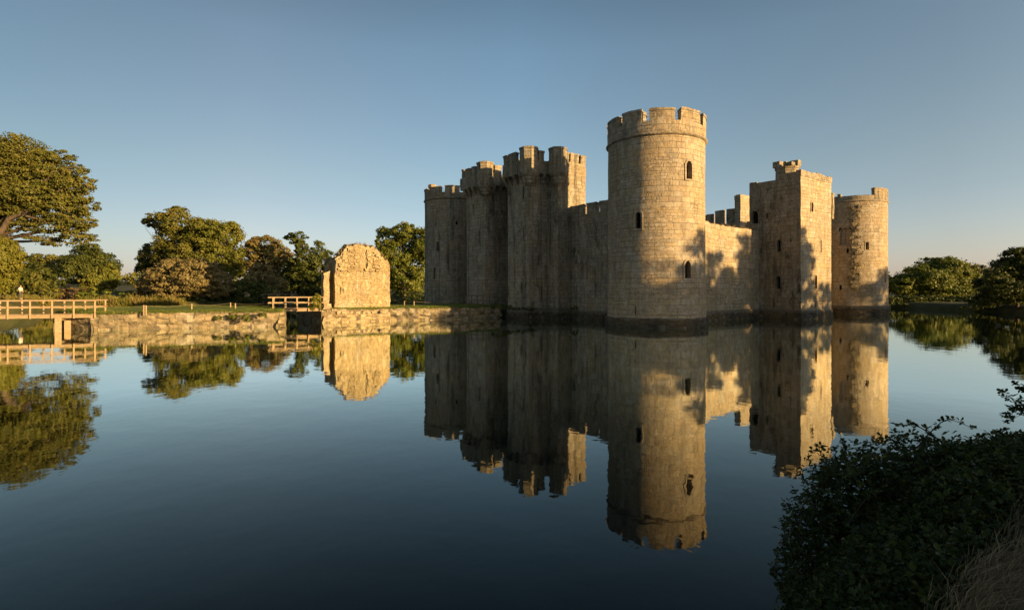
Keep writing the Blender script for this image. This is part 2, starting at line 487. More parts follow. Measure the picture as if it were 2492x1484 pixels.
    def ngon(s, pts, mi=0):
        b0 = len(s.v)
        s.v += [tuple(p) for p in pts]
        s.face(list(range(b0, b0 + len(pts))), [(p[0], p[1]) for p in pts], mi)
    def build(s, name, mats, parent=None, wobble=0.0, **kw):
        me = bpy.data.meshes.new(name)
        v = [tuple(wob(p, wobble)) for p in s.v] if wobble else s.v
        me.from_pydata(v, [], s.f)
        uvl = me.uv_layers.new(name='UVMap')
        uvl.data.foreach_set('uv', [c for f in s.uv for p in f for c in p])
        for m_ in (mats if isinstance(mats, (list, tuple)) else [mats]):
            me.materials.append(m_)
        me.polygons.foreach_set('material_index', s.mi)
        me.polygons.foreach_set('use_smooth', s.sm)
        me.update()
        return link(name, me, parent, **kw)

def fast_mesh(name, verts, nper, mat_, tint, parent=None, **kw):
    """verts (N, nper, 3): N loose faces of nper corners each"""
    N = verts.shape[0]
    me = bpy.data.meshes.new(name)
    me.vertices.add(N * nper)
    me.vertices.foreach_set('co', verts.reshape(-1).astype(np.float32))
    me.loops.add(N * nper)
    me.loops.foreach_set('vertex_index', np.arange(N * nper, dtype=np.int32))
    me.polygons.add(N)
    me.polygons.foreach_set('loop_start', np.arange(0, N * nper, nper, dtype=np.int32))
    me.update(calc_edges=True)
    at = me.attributes.new('tint', 'FLOAT', 'POINT')
    at.data.foreach_set('value', np.repeat(tint, nper).astype(np.float32))
    me.materials.append(mat_)
    return link(name, me, parent, **kw)

def unit(v):
    return v / np.maximum(np.linalg.norm(v, axis=-1, keepdims=True), 1e-9)

def leaf_quads(cen, nrm, size, aspect=0.75):
    N = len(cen)
    r = rng.normal(size=(N, 3))
    t = unit(np.cross(nrm, r)); b = np.cross(nrm, t)
    s = size[:, None]
    t = t * s; b = b * s * aspect
    j = rng.uniform(0.55, 1.2, size=(N, 4, 1))
    q = np.stack([cen - t * j[:, 0], cen - b * j[:, 1], cen + t * j[:, 2], cen + b * j[:, 3]], 1)
    return q

# ------------------------------------------------------------------ water and ground
SHORE = [(-27.5, 46.8), (-30.2, 41.3), (-31.2, 38.3), (-30.6, 36.4), (-30.1, 34.2), (-30.0, 32.0), (-31.0, 29.0), (-32.4, 23.0), (-33, 10), (-32, -5), (-28, -24),
         (-23.5, -38), (-20.0, -49.5), (-17.0, -55), (-13.0, -61.0), (-7, -65.5), (2, -69.5), (14, -72), (32, -72), (60, -62), (74, -30), (70, 0), (67, 24), (69, 34), (72, 46.8), (61, 49.6), (53, 53), (44, 57), (31, 60), (22, 64), (0, 64), (-18, 60), (-25, 50)]
GC = (25.0, -8.0)
def shore_r(a):
    d = (math.cos(a), math.sin(a)); best = 0
    for i in range(len(SHORE)):
        (x1, y1), (x2, y2) = SHORE[i], SHORE[(i + 1) % len(SHORE)]
        x1 -= GC[0]; x2 -= GC[0]; y1 -= GC[1]; y2 -= GC[1]
        ex, ey = x2 - x1, y2 - y1
        den = d[0] * ey - d[1] * ex
        if abs(den) < 1e-9:
            continue
        r = (x1 * ey - y1 * ex) / den
        u = (x1 * d[1] - y1 * d[0]) / den
        if r > 0 and -1e-6 <= u <= 1 + 1e-6:
            best = max(best, r)
    return best
def bank_z(x, y):
    near = math.exp(-((x + 33) ** 2 + (y - 38) ** 2) / 300)
    ne = math.exp(-((x - 60) ** 2 + (y - 54) ** 2) / 500)
    return 1.0 + 0.75 * near + 0.9 * ne
mb = MB()
NA = 540
RINGS = [(-2.5, -1.2), (0.0, -0.02), (0.35, 0.35), (1.0, 0.75), (2.0, 1.0), (4, 1.02), (8, 1.08), (16, 1.15), (35, 1.3), (80, 2), (200, 3), (420, 6), (700, 14), (1000, 19), (1800, 16), (4200, 0)]
pts = []
for i in range(NA):
    a = 2 * PI * i / NA
    r0 = shore_r(a)
    col = []
    for k, (dr, zf) in enumerate(RINGS):
        r = r0 + dr
        x, y = GC[0] + r * math.cos(a), GC[1] + r * math.sin(a)
        if k >= 2:
            bz = bank_z(x, y)
            z = zf * bz if k <= 8 else zf
            amp = 0.08 if k < 8 else (0.3 if k < 10 else 0)
            z += noise.noise(Vector((x * .5, y * .5, 0))) * amp
            if k >= 11 and k < 15:
                z *= 0.75 + 0.6 * noise.noise(Vector((math.cos(a) * 3.3, math.sin(a) * 3.3, k * .4)))
        else:
            z = zf
        if k in (1, 2, 3):
            rr = noise.noise(Vector((x * .9, y * .9, 4))) * 0.22
            x += rr * math.cos(a); y += rr * math.sin(a)
        col.append((x, y, z))
    pts.append(col)
for c in pts:
    mb.v += c
nr = len(RINGS)
for i in range(NA):
    for k in range(nr - 1):
        i2 = (i + 1) % NA
        q = [i * nr + k, i * nr + k + 1, i2 * nr + k + 1, i2 * nr + k]
        mb.face(q, [(mb.v[w][0], mb.v[w][1]) for w in q], 0, True)
ground = mb.build('ground', M['earth'], kind='structure', label='grassy banks and fields around the moat')
wm = MB()
wm.grid(lambda u, v: (u, v, 0.0), [-45 + 3.75 * i for i in range(38)], [-85 + 4 * i for i in range(40)], lambda u, v: (u, v))
wm.build('water', M['water'], kind='structure', label='calm dark moat water')

# ------------------------------------------------------------------ the castle
castle = empty('castle', (18.75, -20.9, 0), 'large ruined stone castle with round corner towers standing in the moat', 'castle')
VOID = M['void']

def window(parent, base, nrm, w, h, style, stone_mat, depth=0.5, fr=0.16, proud=0.03, back=None):
    """opening with stone surround, reveals and a dark inside; base = middle of its sill"""
    n = Vector((nrm[0], nrm[1], 0)).normalized(); t = Vector((-n.y, n.x, 0)); up = Vector((0, 0, 1)); o = Vector(base)
    hw = w / 2
    inn = [(-hw, 0.0)]
    if style == 'arch':
        sp = max(h - w * 0.75, h * .5)
        inn.append((-hw, sp))
        for k in range(1, 9):
            th = PI - PI * k / 9
            inn.append((hw * math.cos(th), sp + (h - sp) * math.sin(th)))
        inn.append((hw, sp))
    else:
        inn += [(-hw, h), (hw, h)]
    inn.append((hw, 0.0))
    cx, cy = 0.0, h * .55
    def outp(p):
        x, y = p
        ox = x + math.copysign(fr, x) if abs(x) > hw * .98 else x * (1 + fr / max(hw, .1))
        oy = y + (fr if y > h * .98 else (fr * (y / h) ** 3 if y > 0.01 else -fr))
        return ox, oy
    out = [outp(p) for p in inn]
    mbw = MB()
    P3 = lambda p, d: o + t * p[0] + up * p[1] + n * d
    N = len(inn)
    for i in range(N):
        j = (i + 1) % N
        a, b_, c, d = inn[i], inn[j], out[j], out[i]
        mbw.quad(P3(a, proud), P3(b_, proud), P3(c, proud), P3(d, proud), 5)
        mbw.quad(P3(d, proud), P3(c, proud), P3(c, -0.25), P3(d, -0.25), 5)
        mbw.quad(P3(a, proud), P3(b_, proud), P3(b_, -depth), P3(a, -depth), 5)
    mbw.ngon([P3(p, -depth + .02) for p in inn], 1)
    return mbw.build('window' if w > .2 else 'arrow_slit', [stone_mat, back or VOID], parent)

def round_tower(C, r, hs, mat_, holes, plinth_h=0.8, plinth_out=0.16, z0=-1.2, label=None):
    A = [math.radians(a) for a in range(0, 361, 4)]
    Zs = [z0 + i * 0.6 for i in range(int((hs - z0) / 0.6) + 1)] + [hs]
    hh = []
    for (a, z, w, h) in holes:
        da = w / 2 / r
        a = a % (2 * PI)
        hh.append((a - da, a + da, z, z + h))
        A += [a - da, a + da]; Zs += [z, z + h]
    A = sorted(set(round(a, 5) for a in A)); Zs = sorted(set(round(z, 4) for z in Zs))
    mb = MB()
    def fn(a, z):
        rr = r + 0.035 * noise.noise(Vector((math.cos(a) * 3.1, math.sin(a) * 3.1, z * .7))) + 0.10 * max(0, 1 - z / 9) ** 1.5
        return (C[0] + rr * math.cos(a), C[1] + rr * math.sin(a), z)
    mb.grid(fn, A, Zs, lambda a, z: (a * r, z), hh, sm=True)
    mb.ngon([(C[0] + (r - .02) * math.cos(a), C[1] + (r - .02) * math.sin(a), hs - .05) for a in A[:-1:3]])
    body = mb.build('round_tower', mat_, castle, label=label)
    mb = MB()
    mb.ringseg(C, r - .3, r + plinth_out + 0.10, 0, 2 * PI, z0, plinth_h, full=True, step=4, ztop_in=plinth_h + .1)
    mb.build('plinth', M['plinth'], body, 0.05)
    return body

def string(body, C, r, z, hgt=0.24, out=0.16):
    mb = MB()
    A = [2 * PI * i / 90 for i in range(91)]
    pr = [(r - .1, z - hgt * .6), (r + out * .55, z - hgt * .25), (r + out, z), (r + out, z + hgt * .25), (r + .02, z + hgt * .75), (r - .1, z + hgt * .75)]
    mb.grid(lambda a, i: (C[0] + pr[int(i)][0] * math.cos(a), C[1] + pr[int(i)][0] * math.sin(a), pr[int(i)][1]), A, list(range(6)), lambda a, i: (a * r, pr[int(i)][1]))
    mb.build('string_course', M['coping'], body, 0.015)

def round_parapet(body, C, r, z0, z1, z2, gaps, th=0.55, mat_='ashlar_tower'):
    """gaps: (start, end) in degrees, ascending"""
    mb = MB()
    mb.ringseg(C, r - th, r, 0, 2 * PI, z0, z1, full=True)
    g = sorted(gaps)
    for i in range(len(g)):
        a0 = math.radians(g[i][1]); a1 = math.radians(g[(i + 1) % len(g)][0] + (360 if i == len(g) - 1 else 0))
        zt = z2 + random.uniform(-.05, .05)
        mb.ringseg(C, r - th + .004, r - .004, a0, a1, z1 + .004, zt - .2)
        mb.ringseg(C, r - th - .04, r + .05, a0 - .006, a1 + .006, zt - .2, zt, mi=1, ztop_in=zt - .12)
    return mb.build('parapet', [M[mat_], M['coping']], body, 0.055)

# --- north west tower, the nearest
NWC, R = (0.0, 0.0), 4.4
wins = []
for X, Y0, Y1, w, st in ((1676.7, 391, 435, .62, 'arch'), (1553, 515, 555, .52, 'arch'), (1672.7, 634, 676, .62, 'arch'), (1548, 744, 764, .13, 'slit')):
    a, t = on_circle(NWC, R, X)
    wins.append((a, Z(Y1, t), w, Z(Y0, t) - Z(Y1, t), st))
nw = round_tower(NWC, R, 16.75, M['ashlar'], [(a, z, w + .1, h) for a, z, w, h, st in wins], label='nearest round tower, half sunlit')
for a, z, w, h, st in wins:
    rr = R + 0.10 * max(0, 1 - z / 9) ** 1.5
    window(nw, (rr * math.cos(a), rr * math.sin(a), z), (math.cos(a), math.sin(a)), w, h, st, M['ashlar'], fr=.17 if st == 'arch' else .05, proud=.05 if st == 'arch' else .02)
string(nw, NWC, R, 16.75, 0.3, 0.2)
round_parapet(nw, NWC, R + .06, 16.9, 17.9, 19.0, [(82.5, 88.5), (113.5, 122), (150, 157), (187, 195), (223, 231), (259, 267), (295, 303), (331, 339), (7, 15), (45, 53)], mat_='ashlar_tower')
# stair turret on its roof and the wire rails in the crenels
sx, sy = P(1549, 53.6)
mb = MB()
mb.lathe((sx, sy), [(1.0, 16.7), (1.0, 20.35), (1.1, 20.36), (1.1, 20.6), (0.95, 20.75)], 8, sm=False, rot=.3)
mb.build('stair_turret', M['ashlar_tower'], nw, 0.03)
def ring_rail(body, C, r, zs):
    mb = MB()
    for z in zs:
        mb.tube([(C[0] + r * math.cos(2 * PI * k / 72), C[1] + r * math.sin(2 * PI * k / 72), z) for k in range(73)], 0.014, 5)
    for k in range(24):
        a = 2 * PI * (k + .3) / 24
        mb.tube([(C[0] + r * math.cos(a), C[1] + r * math.sin(a), zs[0] - 1.0), (C[0] + r * math.cos(a), C[1] + r * math.sin(a), zs[-1])], 0.014, 5)
    mb.build('safety_rail', M['iron'], body)
ring_rail(nw, NWC, R - .75, (18.2, 18.5, 18.75))

# --- north east tower
NEC = (37.5, 0.0)
wins = []
for X, Y0, Y1, w, st in ((1065, 588, 610, .4, 'slit'), (1057.5, 651, 677, .42, 'slit'), (1111.5, 537, 546, .3, 'slit')):
    a, t = on_circle(NEC, R, X)
    wins.append((a, Z(Y1, t), w, Z(Y0, t) - Z(Y1, t), st))
ne = round_tower(NEC, R, 16.3, M['ashlar_grey'], [(a, z, w + .06, h) for a, z, w, h, st in wins], label='far round tower behind the gatehouse')
for a, z, w, h, st in wins:
    window(ne, (NEC[0] + R * math.cos(a), NEC[1] + R * math.sin(a), z), (math.cos(a), math.sin(a)), w, h, st, M['ashlar_grey'], fr=.09)
string(ne, NEC, R, 16.3, 0.3, 0.18)
def angs(C, r, Xs):
    return [math.degrees(on_circle(C, r, x)[0]) % 360 for x in Xs]
g = angs(NEC, R, (1073, 1083.5))
p = 36
round_parapet(ne, NEC, R + .05, 16.45, 17.15, 18.05, sorted([((g[0] + k * p) % 360, (g[0] + k * p) % 360 + 8) for k in range(10)]), mat_='ashlar_grey')
ring_rail(ne, NEC, R - .75, (17.5, 17.8))
sx, sy = P(1052, 80)
mb = MB()
mb.lathe((sx, sy), [(.55, 16.2), (.55, 18.35), (.65, 18.36), (.65, 18.7), (.5, 18.8)], 8, sm=False)
mb.build('chimney', M['ashlar_tower'], ne, 0.03)

# --- south west tower
SWC = (0.0, -41.75)
wins = []
for X, Y0, Y1, w, st in ((2110.7, 588.5, 606.5, .42, 'slit'), (2086, 661, 683, .5, 'arch'), (2154, 660, 687, .22, 'slit'), (2063, 604, 615, .25, 'slit'), (2046, 693, 704, .25, 'slit')):
    a, t = on_circle(SWC, R, X)
    wins.append((a, Z(Y1, t), w, Z(Y0, t) - Z(Y1, t), st))
ax0, at0 = on_circle(SWC, R, 2058)
swz0, swz1 = Z(595, at0), Z(553, at0)
sw = round_tower(SWC, R, 15.0, M['ashlar'], [(a, z, w + .06, h) for a, z, w, h, st in wins] + [(ax0, swz0, 1.5, swz1 - swz0)], plinth_h=1.1, label='right hand round tower with a broken parapet and a rubble scar')
for a, z, w, h, st in wins:
    window(sw, (SWC[0] + R * math.cos(a), SWC[1] + R * math.sin(a), z), (math.cos(a), math.sin(a)), w, h, st, M['ashlar'], fr=.12)
# blocked arch recess
window(sw, (SWC[0] + (R - .02) * math.cos(ax0), SWC[1] + (R - .02) * math.sin(ax0), swz0), (math.cos(ax0), math.sin(ax0)), 1.3, swz1 - swz0, 'arch', M['ashlar_grey'], depth=.28, fr=.12, proud=.0, back=M['ashlar_tower'])
string(sw, SWC, R, 15.0, 0.24, 0.14)
mb = MB()
ga = [math.degrees(on_circle(SWC, R, x)[0]) for x in (2128, 2160)]
a_lo, a_hi = math.radians(ga[0] % 360), math.radians(ga[1] % 360)
mb.ringseg(SWC, R - .5, R + .03, 0, 2 * PI, 15.15, 15.75, full=True)
mb.ringseg(SWC, R - .5, R + .026, a_lo, a_lo + math.radians(52), 15.754, 16.75)
gl = math.radians(math.degrees(on_circle(SWC, R, 2032)[0]) % 360)
for k, (d0, d1, zz) in enumerate(((-26, -14, 17.0), (-14, -4, 16.4), (4, 9, 16.1))):
    mb.ringseg(SWC, R - .5, R + .026, gl + math.radians(d0), gl + math.radians(d1), 15.756, zz)
mb.build('parapet', [M['ashlar_grey']], sw, 0.08)
# rubble scar where a wall was torn away
mb = MB()
asc = on_circle(SWC, R, 2080)[0]
for k in range(70):
    z = random.uniform(3.2, 14.6)
    a = asc + random.gauss(0, .06) + (z - 9) * .004
    s = random.uniform(.15, .4)
    c = Vector((SWC[0] + (R + .02) * math.cos(a), SWC[1] + (R + .02) * math.sin(a), z))
    n_ = Vector((math.cos(a), math.sin(a), 0)); t_ = Vector((-n_.y, n_.x, 0)); u_ = Vector((0, 0, 1))
    dd = random.uniform(.06, .26)
    cs = [c + t_ * (sx_ * s) + u_ * (sz_ * s * .6) + n_ * d_ for d_ in (-.2, dd) for sx_, sz_ in ((-1, -1), (1, -1), (1, 1), (-1, 1))]
    cs = [q + Vector((random.uniform(-.06, .06), random.uniform(-.06, .06), random.uniform(-.06, .06))) for q in cs]
    mb.hexa(cs, 2)
mb.build('rubble_scar', M['plinth'] if False else M['revet'], sw)

# --- straight walls with openings
def wall_face(mb, A, B, z0, z1, holes=(), mi=0, step=0.7, top=None):
    A, B = Vector((*A, 0)), Vector((*B, 0)); L = (B - A).length; t = (B - A) / L
    tt = t if (t.x + t.y * 1.01) > 0 else -t
    us = [L * i / max(1, int(L / step)) for i in range(max(1, int(L / step)) + 1)]
    vs = [z0 + (z1 - z0) * i / max(1, int((z1 - z0) / step)) for i in range(max(1, int((z1 - z0) / step)) + 1)]
    for h in holes:
        us += [h[0], h[1]]; vs += [h[2], h[3]]
    us = sorted(set(round(u, 4) for u in us)); vs = sorted(set(round(v, 4) for v in vs))
    def fn(u, v):
        if top:
            v = z0 + (v - z0) / (z1 - z0) * (top(u) - z0)
        return A + t * u + Vector((0, 0, v))
    mb.grid(fn, us, vs, lambda u, v: (A.dot(tt) + t.dot(tt) * u, v), holes, mi=mi)

def put_windows(parent, A, B, specs, stone_mat):
    """specs: (u, z, w, h, style) along A->B; the outward side is to the right of A->B"""
    A, B = Vector((*A, 0)), Vector((*B, 0)); t = (B - A).normalized(); n_ = Vector((t.y, -t.x, 0))
    hs = []
    for u, z, w, h, st in specs:
        hs.append((u - w / 2 - .03, u + w / 2 + .03, z, z + h))
        p = A + t * u + n_ * .01
        window(parent, (p.x, p.y, z), n_, w, h, st, stone_mat, fr=.13 if w > .2 else .06)
    return hs

def battlement(mb, poly, z0, z1, z2, th, merl, closed=True, cap=1):
    """poly runs with the outside on its right; merl[i] = list of (u0,u1) on edge i, or None for no wall"""
    n_ = len(poly)
    for i in range(n_ if closed else n_ - 1):
        if merl[i] is None:
            continue
        A, B = Vector((*poly[i], 0)), Vector((*poly[(i + 1) % n_], 0))
        L = (B - A).length; t = (B - A) / L; inn = Vector((-t.y, t.x, 0))
        Pv = Vector((*poly[i - 1], 0)) if (closed or i > 0) else None
        start = 0.0
        if Pv is not None and merl[i - 1] is not None:
            pt = (A - Pv).normalized()
            convex = pt.x * t.y - pt.y * t.x > 0
            start = th if convex else 0.0
        def blk(u0, u1, za, zb, mi, ex=0.0, back=None):
            p = [A + t * (u0 - ex) - inn * ex, A + t * (u1 + ex) - inn * ex, A + t * (u1 + ex) + inn * (th + ex), A + t * (u0 - ex) + inn * (th + ex)]
            zb2 = [zb, zb, zb - (back or 0), zb - (back or 0)]
            mb.hexa([q + Vector((0, 0, za)) for q in p] + [q + Vector((0, 0, zz)) for q, zz in zip(p, zb2)], .5, mi)
        blk(start, L, z0, z1, 0)
        for u0, u1 in merl[i]:
            u0 = max(u0, start)
            dz = random.uniform(-.06, .04)
            blk(u0, u1, z1 + .003, z2 - .2 + dz, 0)
            blk(u0, u1, z2 - .2 + dz + .003, z2 + dz, cap, .05, .08)

def corbels(parent, A, B, zb, out, n_per=0.9):
    A, B = Vector((*A, 0)), Vector((*B, 0)); L = (B - A).length; t = (B - A) / L; n_ = Vector((t.y, -t.x, 0))
    k = max(1, int(L / n_per))
    for i in range(k + 1):
        u = L * (i + .0) / k if k else L / 2
        u = min(max(u, .16), L - .16)
        mb = MB()
        for j, (d, za, zz) in enumerate(((out * .42, zb - .95, zb - .62), (out * .74, zb - .63, zb - .3), (out + .02, zb - .31, zb + .02))):
            w = .15 + .01 * j
            p = [A + t * (u - w) - n_ * .1, A + t * (u + w) - n_ * .1, A + t * (u + w) + n_ * d, A + t * (u - w) + n_ * d]
            lo = [q.copy() for q in p]
            lo[2] -= n_ * .14; lo[3] -= n_ * .14
            mb.hexa([q + Vector((0, 0, za)) for q in lo] + [q + Vector((0, 0, zz)) for q in p], 2)
        mb.build('corbel', [M['ashlar_grey']], parent, 0.02)

# --- gatehouse: two stepped towers with machicolated heads
YF, YS, XS, XB = 4.2, 1.45, 12.3, 14.03
def gate_tower(pts, heads, label, wspec, bart):
    """pts: outline with the outside on the right (clockwise seen from above is reversed here); last edge closes at the back"""
    mb = MB()
    part = MB()
    holes_all = {}
    body_parent = bpy.data.objects.new('gate_tower', bpy.data.meshes.new('gate_tower'))
    COL.objects.link(body_parent); body_parent.parent = castle
    body_parent.matrix_parent_inverse = Matrix.Translation(-ORG['castle'])
    body_parent['label'] = label
    for i in range(len(pts)):
        A, B = pts[i], pts[(i + 1) % len(pts)]
        hs = put_windows(body_parent, A, B, wspec.get(i, ()), M['ashlar_grey'])
        wall_face(mb, A, B, -1.2, 17.0, hs)
    mb.ngon([(x, y, 16.95) for x, y in pts])
    tmp = mb.build('tmp', [M['ashlar_grey']], None, 0.03)
    body_parent.data = tmp.data; body_parent.data.name = 'gate_tower'
    bpy.data.objects.remove(tmp)
    # plinth
    pl = MB()
    for i in range(len(pts) - 1):
        A, B = Vector((*pts[i], 0)), Vector((*pts[i + 1], 0)); t = (B - A).normalized(); n_ = Vector((t.y, -t.x, 0))
        e0 = n_ * .30; e1 = n_ * .10
        p = [A - t * .2 + e0, B + t * .2 + e0, B + t * .1 - n_ * .3, A - t * .1 - n_ * .3]
        q = [A - t * .07 + e1, B + t * .07 + e1, B - n_ * .28, A - n_ * .28]
        pl.hexa([x + Vector((0, 0, -1.2)) for x in p] + [x + Vector((0, 0, 1.2 + .013 * i)) for x in q], .5)
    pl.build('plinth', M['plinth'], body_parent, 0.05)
    # head
    poly, mer, corb = heads
    hb = MB()
    battlement(hb, poly, 16.15, 17.65, 18.75, .45, mer)
    hb.ngon([(x, y, 16.2) for x, y in poly])
    hb.build('parapet', [M['ashlar_grey'], M['coping']], body_parent, 0.065)
    for A, B in corb:
        corbels(body_parent, A, B, 16.15, .62)
    for (bx, by) in bart:
        c = MB()
        c.lathe((bx, by), [(.28, 14.75), (.36, 14.95), (.62, 15.05), (.66, 15.25), (.58, 15.32), (.74, 15.42), (.80, 15.66), (.70, 15.74), (.9, 15.84), (1.0, 16.08), (1.0, 16.16)], 18)
        c.lathe((bx, by), [(1.06, 16.163), (1.06, 18.72), (1.13, 18.723), (1.13, 18.93), (.96, 19.0)], 8, sm=False, rot=PI / 8)
        c.build('corner_turret', [M['ashlar_grey']], body_parent, 0.02)
    return body_parent

# west gate tower: outline walked with the outside on the right hand
W = [(XS, -2.79), (XS, YS), (XB, YS), (XB, YF), (17.94, YF), (17.94, -2.79)]
W = W[::-1]      # outside on the right when walked this way round
o_ = .62
def rev_edges(n_):
    return n_
# walked order: (17.94,-2.79) (17.94,YF) (XB,YF) (XB,YS) (XS,YS) (XS,-2.79)
wh_poly = [(18.2, -2.79), (18.2, YF + o_), (XB - o_, YF + o_), (XB - o_, YS + o_), (XS - o_, YS + o_), (XS - o_, 0.55), (XS - .02, 0.55), (XS - .02, -2.79)]
wh_mer = [[(0.0, 1.1), (1.7, 2.8), (3.4, 4.5), (5.1, 6.2), (6.7, 7.45)], [(0, .95), (1.3, 2.6)], [(1.55, 2.3)], [], [], [], [(0.1, .75), (1.0, 2.2), (2.55, 3.34)], [(.3, 1.5), (2.2, 3.6), (4.3, 5.7)]]
def facing(X0, X1, yy):
    return abs(on_plane_y(X1, yy)[0] - on_plane_y(X0, yy)[0])
wspec = {1: [(17.94 - on_plane_y(1274, YF)[0], Z(484, 60.6), .34, Z(454, 60.6) - Z(484, 60.6), 'slit'), (17.94 - on_plane_y(1274, YF)[0], Z(582, 60.6), .26, Z(553, 60.6) - Z(582, 60.6), 'slit'), (17.94 - on_plane_y(1270, YF)[0], Z(713, 60.8), .2, 1.2, 'slit')],
         2: [(1.4, 6.0, .2, 1.1, 'slit')]}
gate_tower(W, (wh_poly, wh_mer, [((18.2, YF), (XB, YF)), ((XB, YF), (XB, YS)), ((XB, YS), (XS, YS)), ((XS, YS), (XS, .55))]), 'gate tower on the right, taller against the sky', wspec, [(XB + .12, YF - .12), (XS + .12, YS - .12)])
# east gate tower, mirrored
E_ = [(22.8, -2.79), (28.7, -2.79), (28.7, YS), (27.1, YS), (27.1, YF), (22.8, YF)]
E_ = [(28.7, -2.79), (28.7, YS), (27.1, YS), (27.1, YF), (22.8, YF), (22.8, -2.79)]
eh_poly = [(28.7 + o_, -2.79), (28.7 + o_, YS + o_), (27.1 + o_, YS + o_), (27.1 + o_, YF + o_), (22.8 - o_, YF + o_), (22.8 - o_, -2.79)]
eh_mer = [[(.3, 1.4), (2.0, 3.2), (3.6, 4.6)], [], [(.6, 1.6)], [(0.0, .9), (1.35, 2.5), (2.9, 3.6)], [(1.7, 2.7), (3.3, 4.5), (5.1, 6.2)], [(.6, 1.6), (2.6, 3.6), (4.6, 5.6)]]
es = {3: [(27.1 - on_plane_y(1152, YF)[0], Z(522, 69), .25, Z(498, 69) - Z(522, 69), 'slit'), (27.1 - on_plane_y(1167, YF)[0], Z(592, 68), .25, 1.7, 'slit')], 4: [(2.2, 5.5, .2, 1.2, 'slit')]}
gate_tower(E_, (eh_poly, eh_mer, [((27.1, YF), (22.8, YF)), ((22.8, YF), (22.8, -2.0)), ((28.7, YS), (27.1, YS)), ((27.1, YS), (27.1, YF))]), 'gate tower on the left, partly hidden', es, [(22.8 + .12, YF - .12)])
# gate passage wall with its arch
mb = MB()
wall_face(mb, (22.8, .4), (17.94, .4), -1.2, 17.0, [(1.1, 3.76, 1.4, 5.2)])
mb.box(17.96, 22.78, -.2, .42, 16.98, 18.0)
gw = mb.build('gate_wall', [M['ashlar_grey']], castle, 0.03)
window(gw, (20.37, .41, 1.4), (0, 1), 2.6, 4.0, 'arch', M['ashlar_grey'], depth=1.0, fr=.35)

# --- curtain walls
def curtain(A, B, z1, z2, merl, th, mat_, label=None, holes=(), z0=-1.2, ph=.95):
    """outer face A->B with the outside on the right; crenellated when z2"""
    mb = MB()
    a, b_ = Vector((*A, 0)), Vector((*B, 0)); t = (b_ - a).normalized(); inn = Vector((-t.y, t.x, 0))
    o = bpy.data.objects.new('curtain_wall', bpy.data.meshes.new('curtain_wall'))
    COL.objects.link(o); o.parent = castle; o.matrix_parent_inverse = Matrix.Translation(-ORG['castle'])
    if label:
        o['label'] = label
    hs = put_windows(o, A, B, holes, M[mat_])
    wall_face(mb, A, B, z0, z1, hs)
    a2, b2 = a + inn * th, b_ + inn * th
    wall_face(mb, (b2.x, b2.y), (a2.x, a2.y), z0, z1)
    up = Vector((0, 0, z1))
    mb.quad(a + up, b_ + up, b2 + up, a2 + up)
    if z2:
        battlement(mb, [A, B], z1 + .002, z1 + .25, z2, .5, [merl], closed=False, cap=1)
    tmp = mb.build('tmp', [M[mat_], M['coping']], None, 0.06)
    o.data = tmp.data; bpy.data.objects.remove(tmp)
    pl = MB()
    n_ = -inn
    p = [a + n_ * .3, b_ + n_ * .3, b_ + inn * .3, a + inn * .3]
    q = [a + n_ * .06, b_ + n_ * .06, b_ + inn * .3, a + inn * .3]
    pl.hexa([x + Vector((0, 0, z0)) for x in p] + [x + Vector((0, 0, ph)) for x in q], .5)
    pl.build('plinth', M['plinth'], o, 0.06)
    return o
# north, between gatehouse and nearest tower
NY = -0.6
uX = lambda X: 12.28 - on_plane_y(X, NY)[0]
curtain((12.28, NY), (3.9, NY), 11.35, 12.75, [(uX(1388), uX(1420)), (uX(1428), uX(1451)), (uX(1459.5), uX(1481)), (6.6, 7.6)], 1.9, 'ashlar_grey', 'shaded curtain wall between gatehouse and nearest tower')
curtain((33.4, NY), (28.75, NY), 11.4, 12.6, [(0.2, 1.6), (2.2, 3.6)], 1.9, 'ashlar_grey')
# west: broken top
def ruin_wall(name, A, B, prof, th, mat_, z0=-1.2, parent=None, cap='mortar_cap', wobble=.05, rough=0.12, step=.45, **kw):
    mb = MB()
    a, b_ = Vector((*A, 0)), Vector((*B, 0)); L = (b_ - a).length; t = (b_ - a) / L; inn = Vector((-t.y, t.x, 0))
    def top(u):
        for (u0, z0_), (u1, z1_) in zip(prof, prof[1:]):
            if u0 <= u <= u1 + 1e-6:
                k = (u - u0) / max(u1 - u0, 1e-6)
                return z0_ * (1 - k) + z1_ * k + rough * noise.noise(Vector((u * 1.7, A[0], A[1]))) + rough * .6 * noise.noise(Vector((u * 5, A[0], 2)))
        return prof[-1][1]
    wall_face(mb, A, B, z0, 1.0 if z0 > .9 else 8, top=top, step=step)
    a2, b2 = a + inn * th, b_ + inn * th
    wall_face(mb, (b2.x, b2.y), (a2.x, a2.y), z0, 8, top=lambda u: top(L - u), step=step)
    n_ = max(2, int(L / step))
    nt = max(2, int(th / .35))
    us = [L * i / n_ for i in range(n_ + 1)]
    mb.grid(lambda u, v: a + t * u + inn * (th * v) + Vector((0, 0, top(u) + math.sin(PI * v) * .12)), us, [i / nt for i in range(nt + 1)], lambda u, v: (u, v * th), mi=1)
    nv = 16
    for u, fl in ((0.0, 0), (L, 1)):
        mb.grid(lambda v, z: a + t * u + inn * (th * v) + Vector((0, 0, z0 + (top(u) - z0) * z)), [i / nt for i in range(nt + 1)], [i / nv for i in range(nv + 1)], lambda v, z: (v * th + 3, z0 + (top(u) - z0) * z))
    return mb.build(name, [M[mat_], M[cap]], parent, wobble, **kw)
WX = 0.72
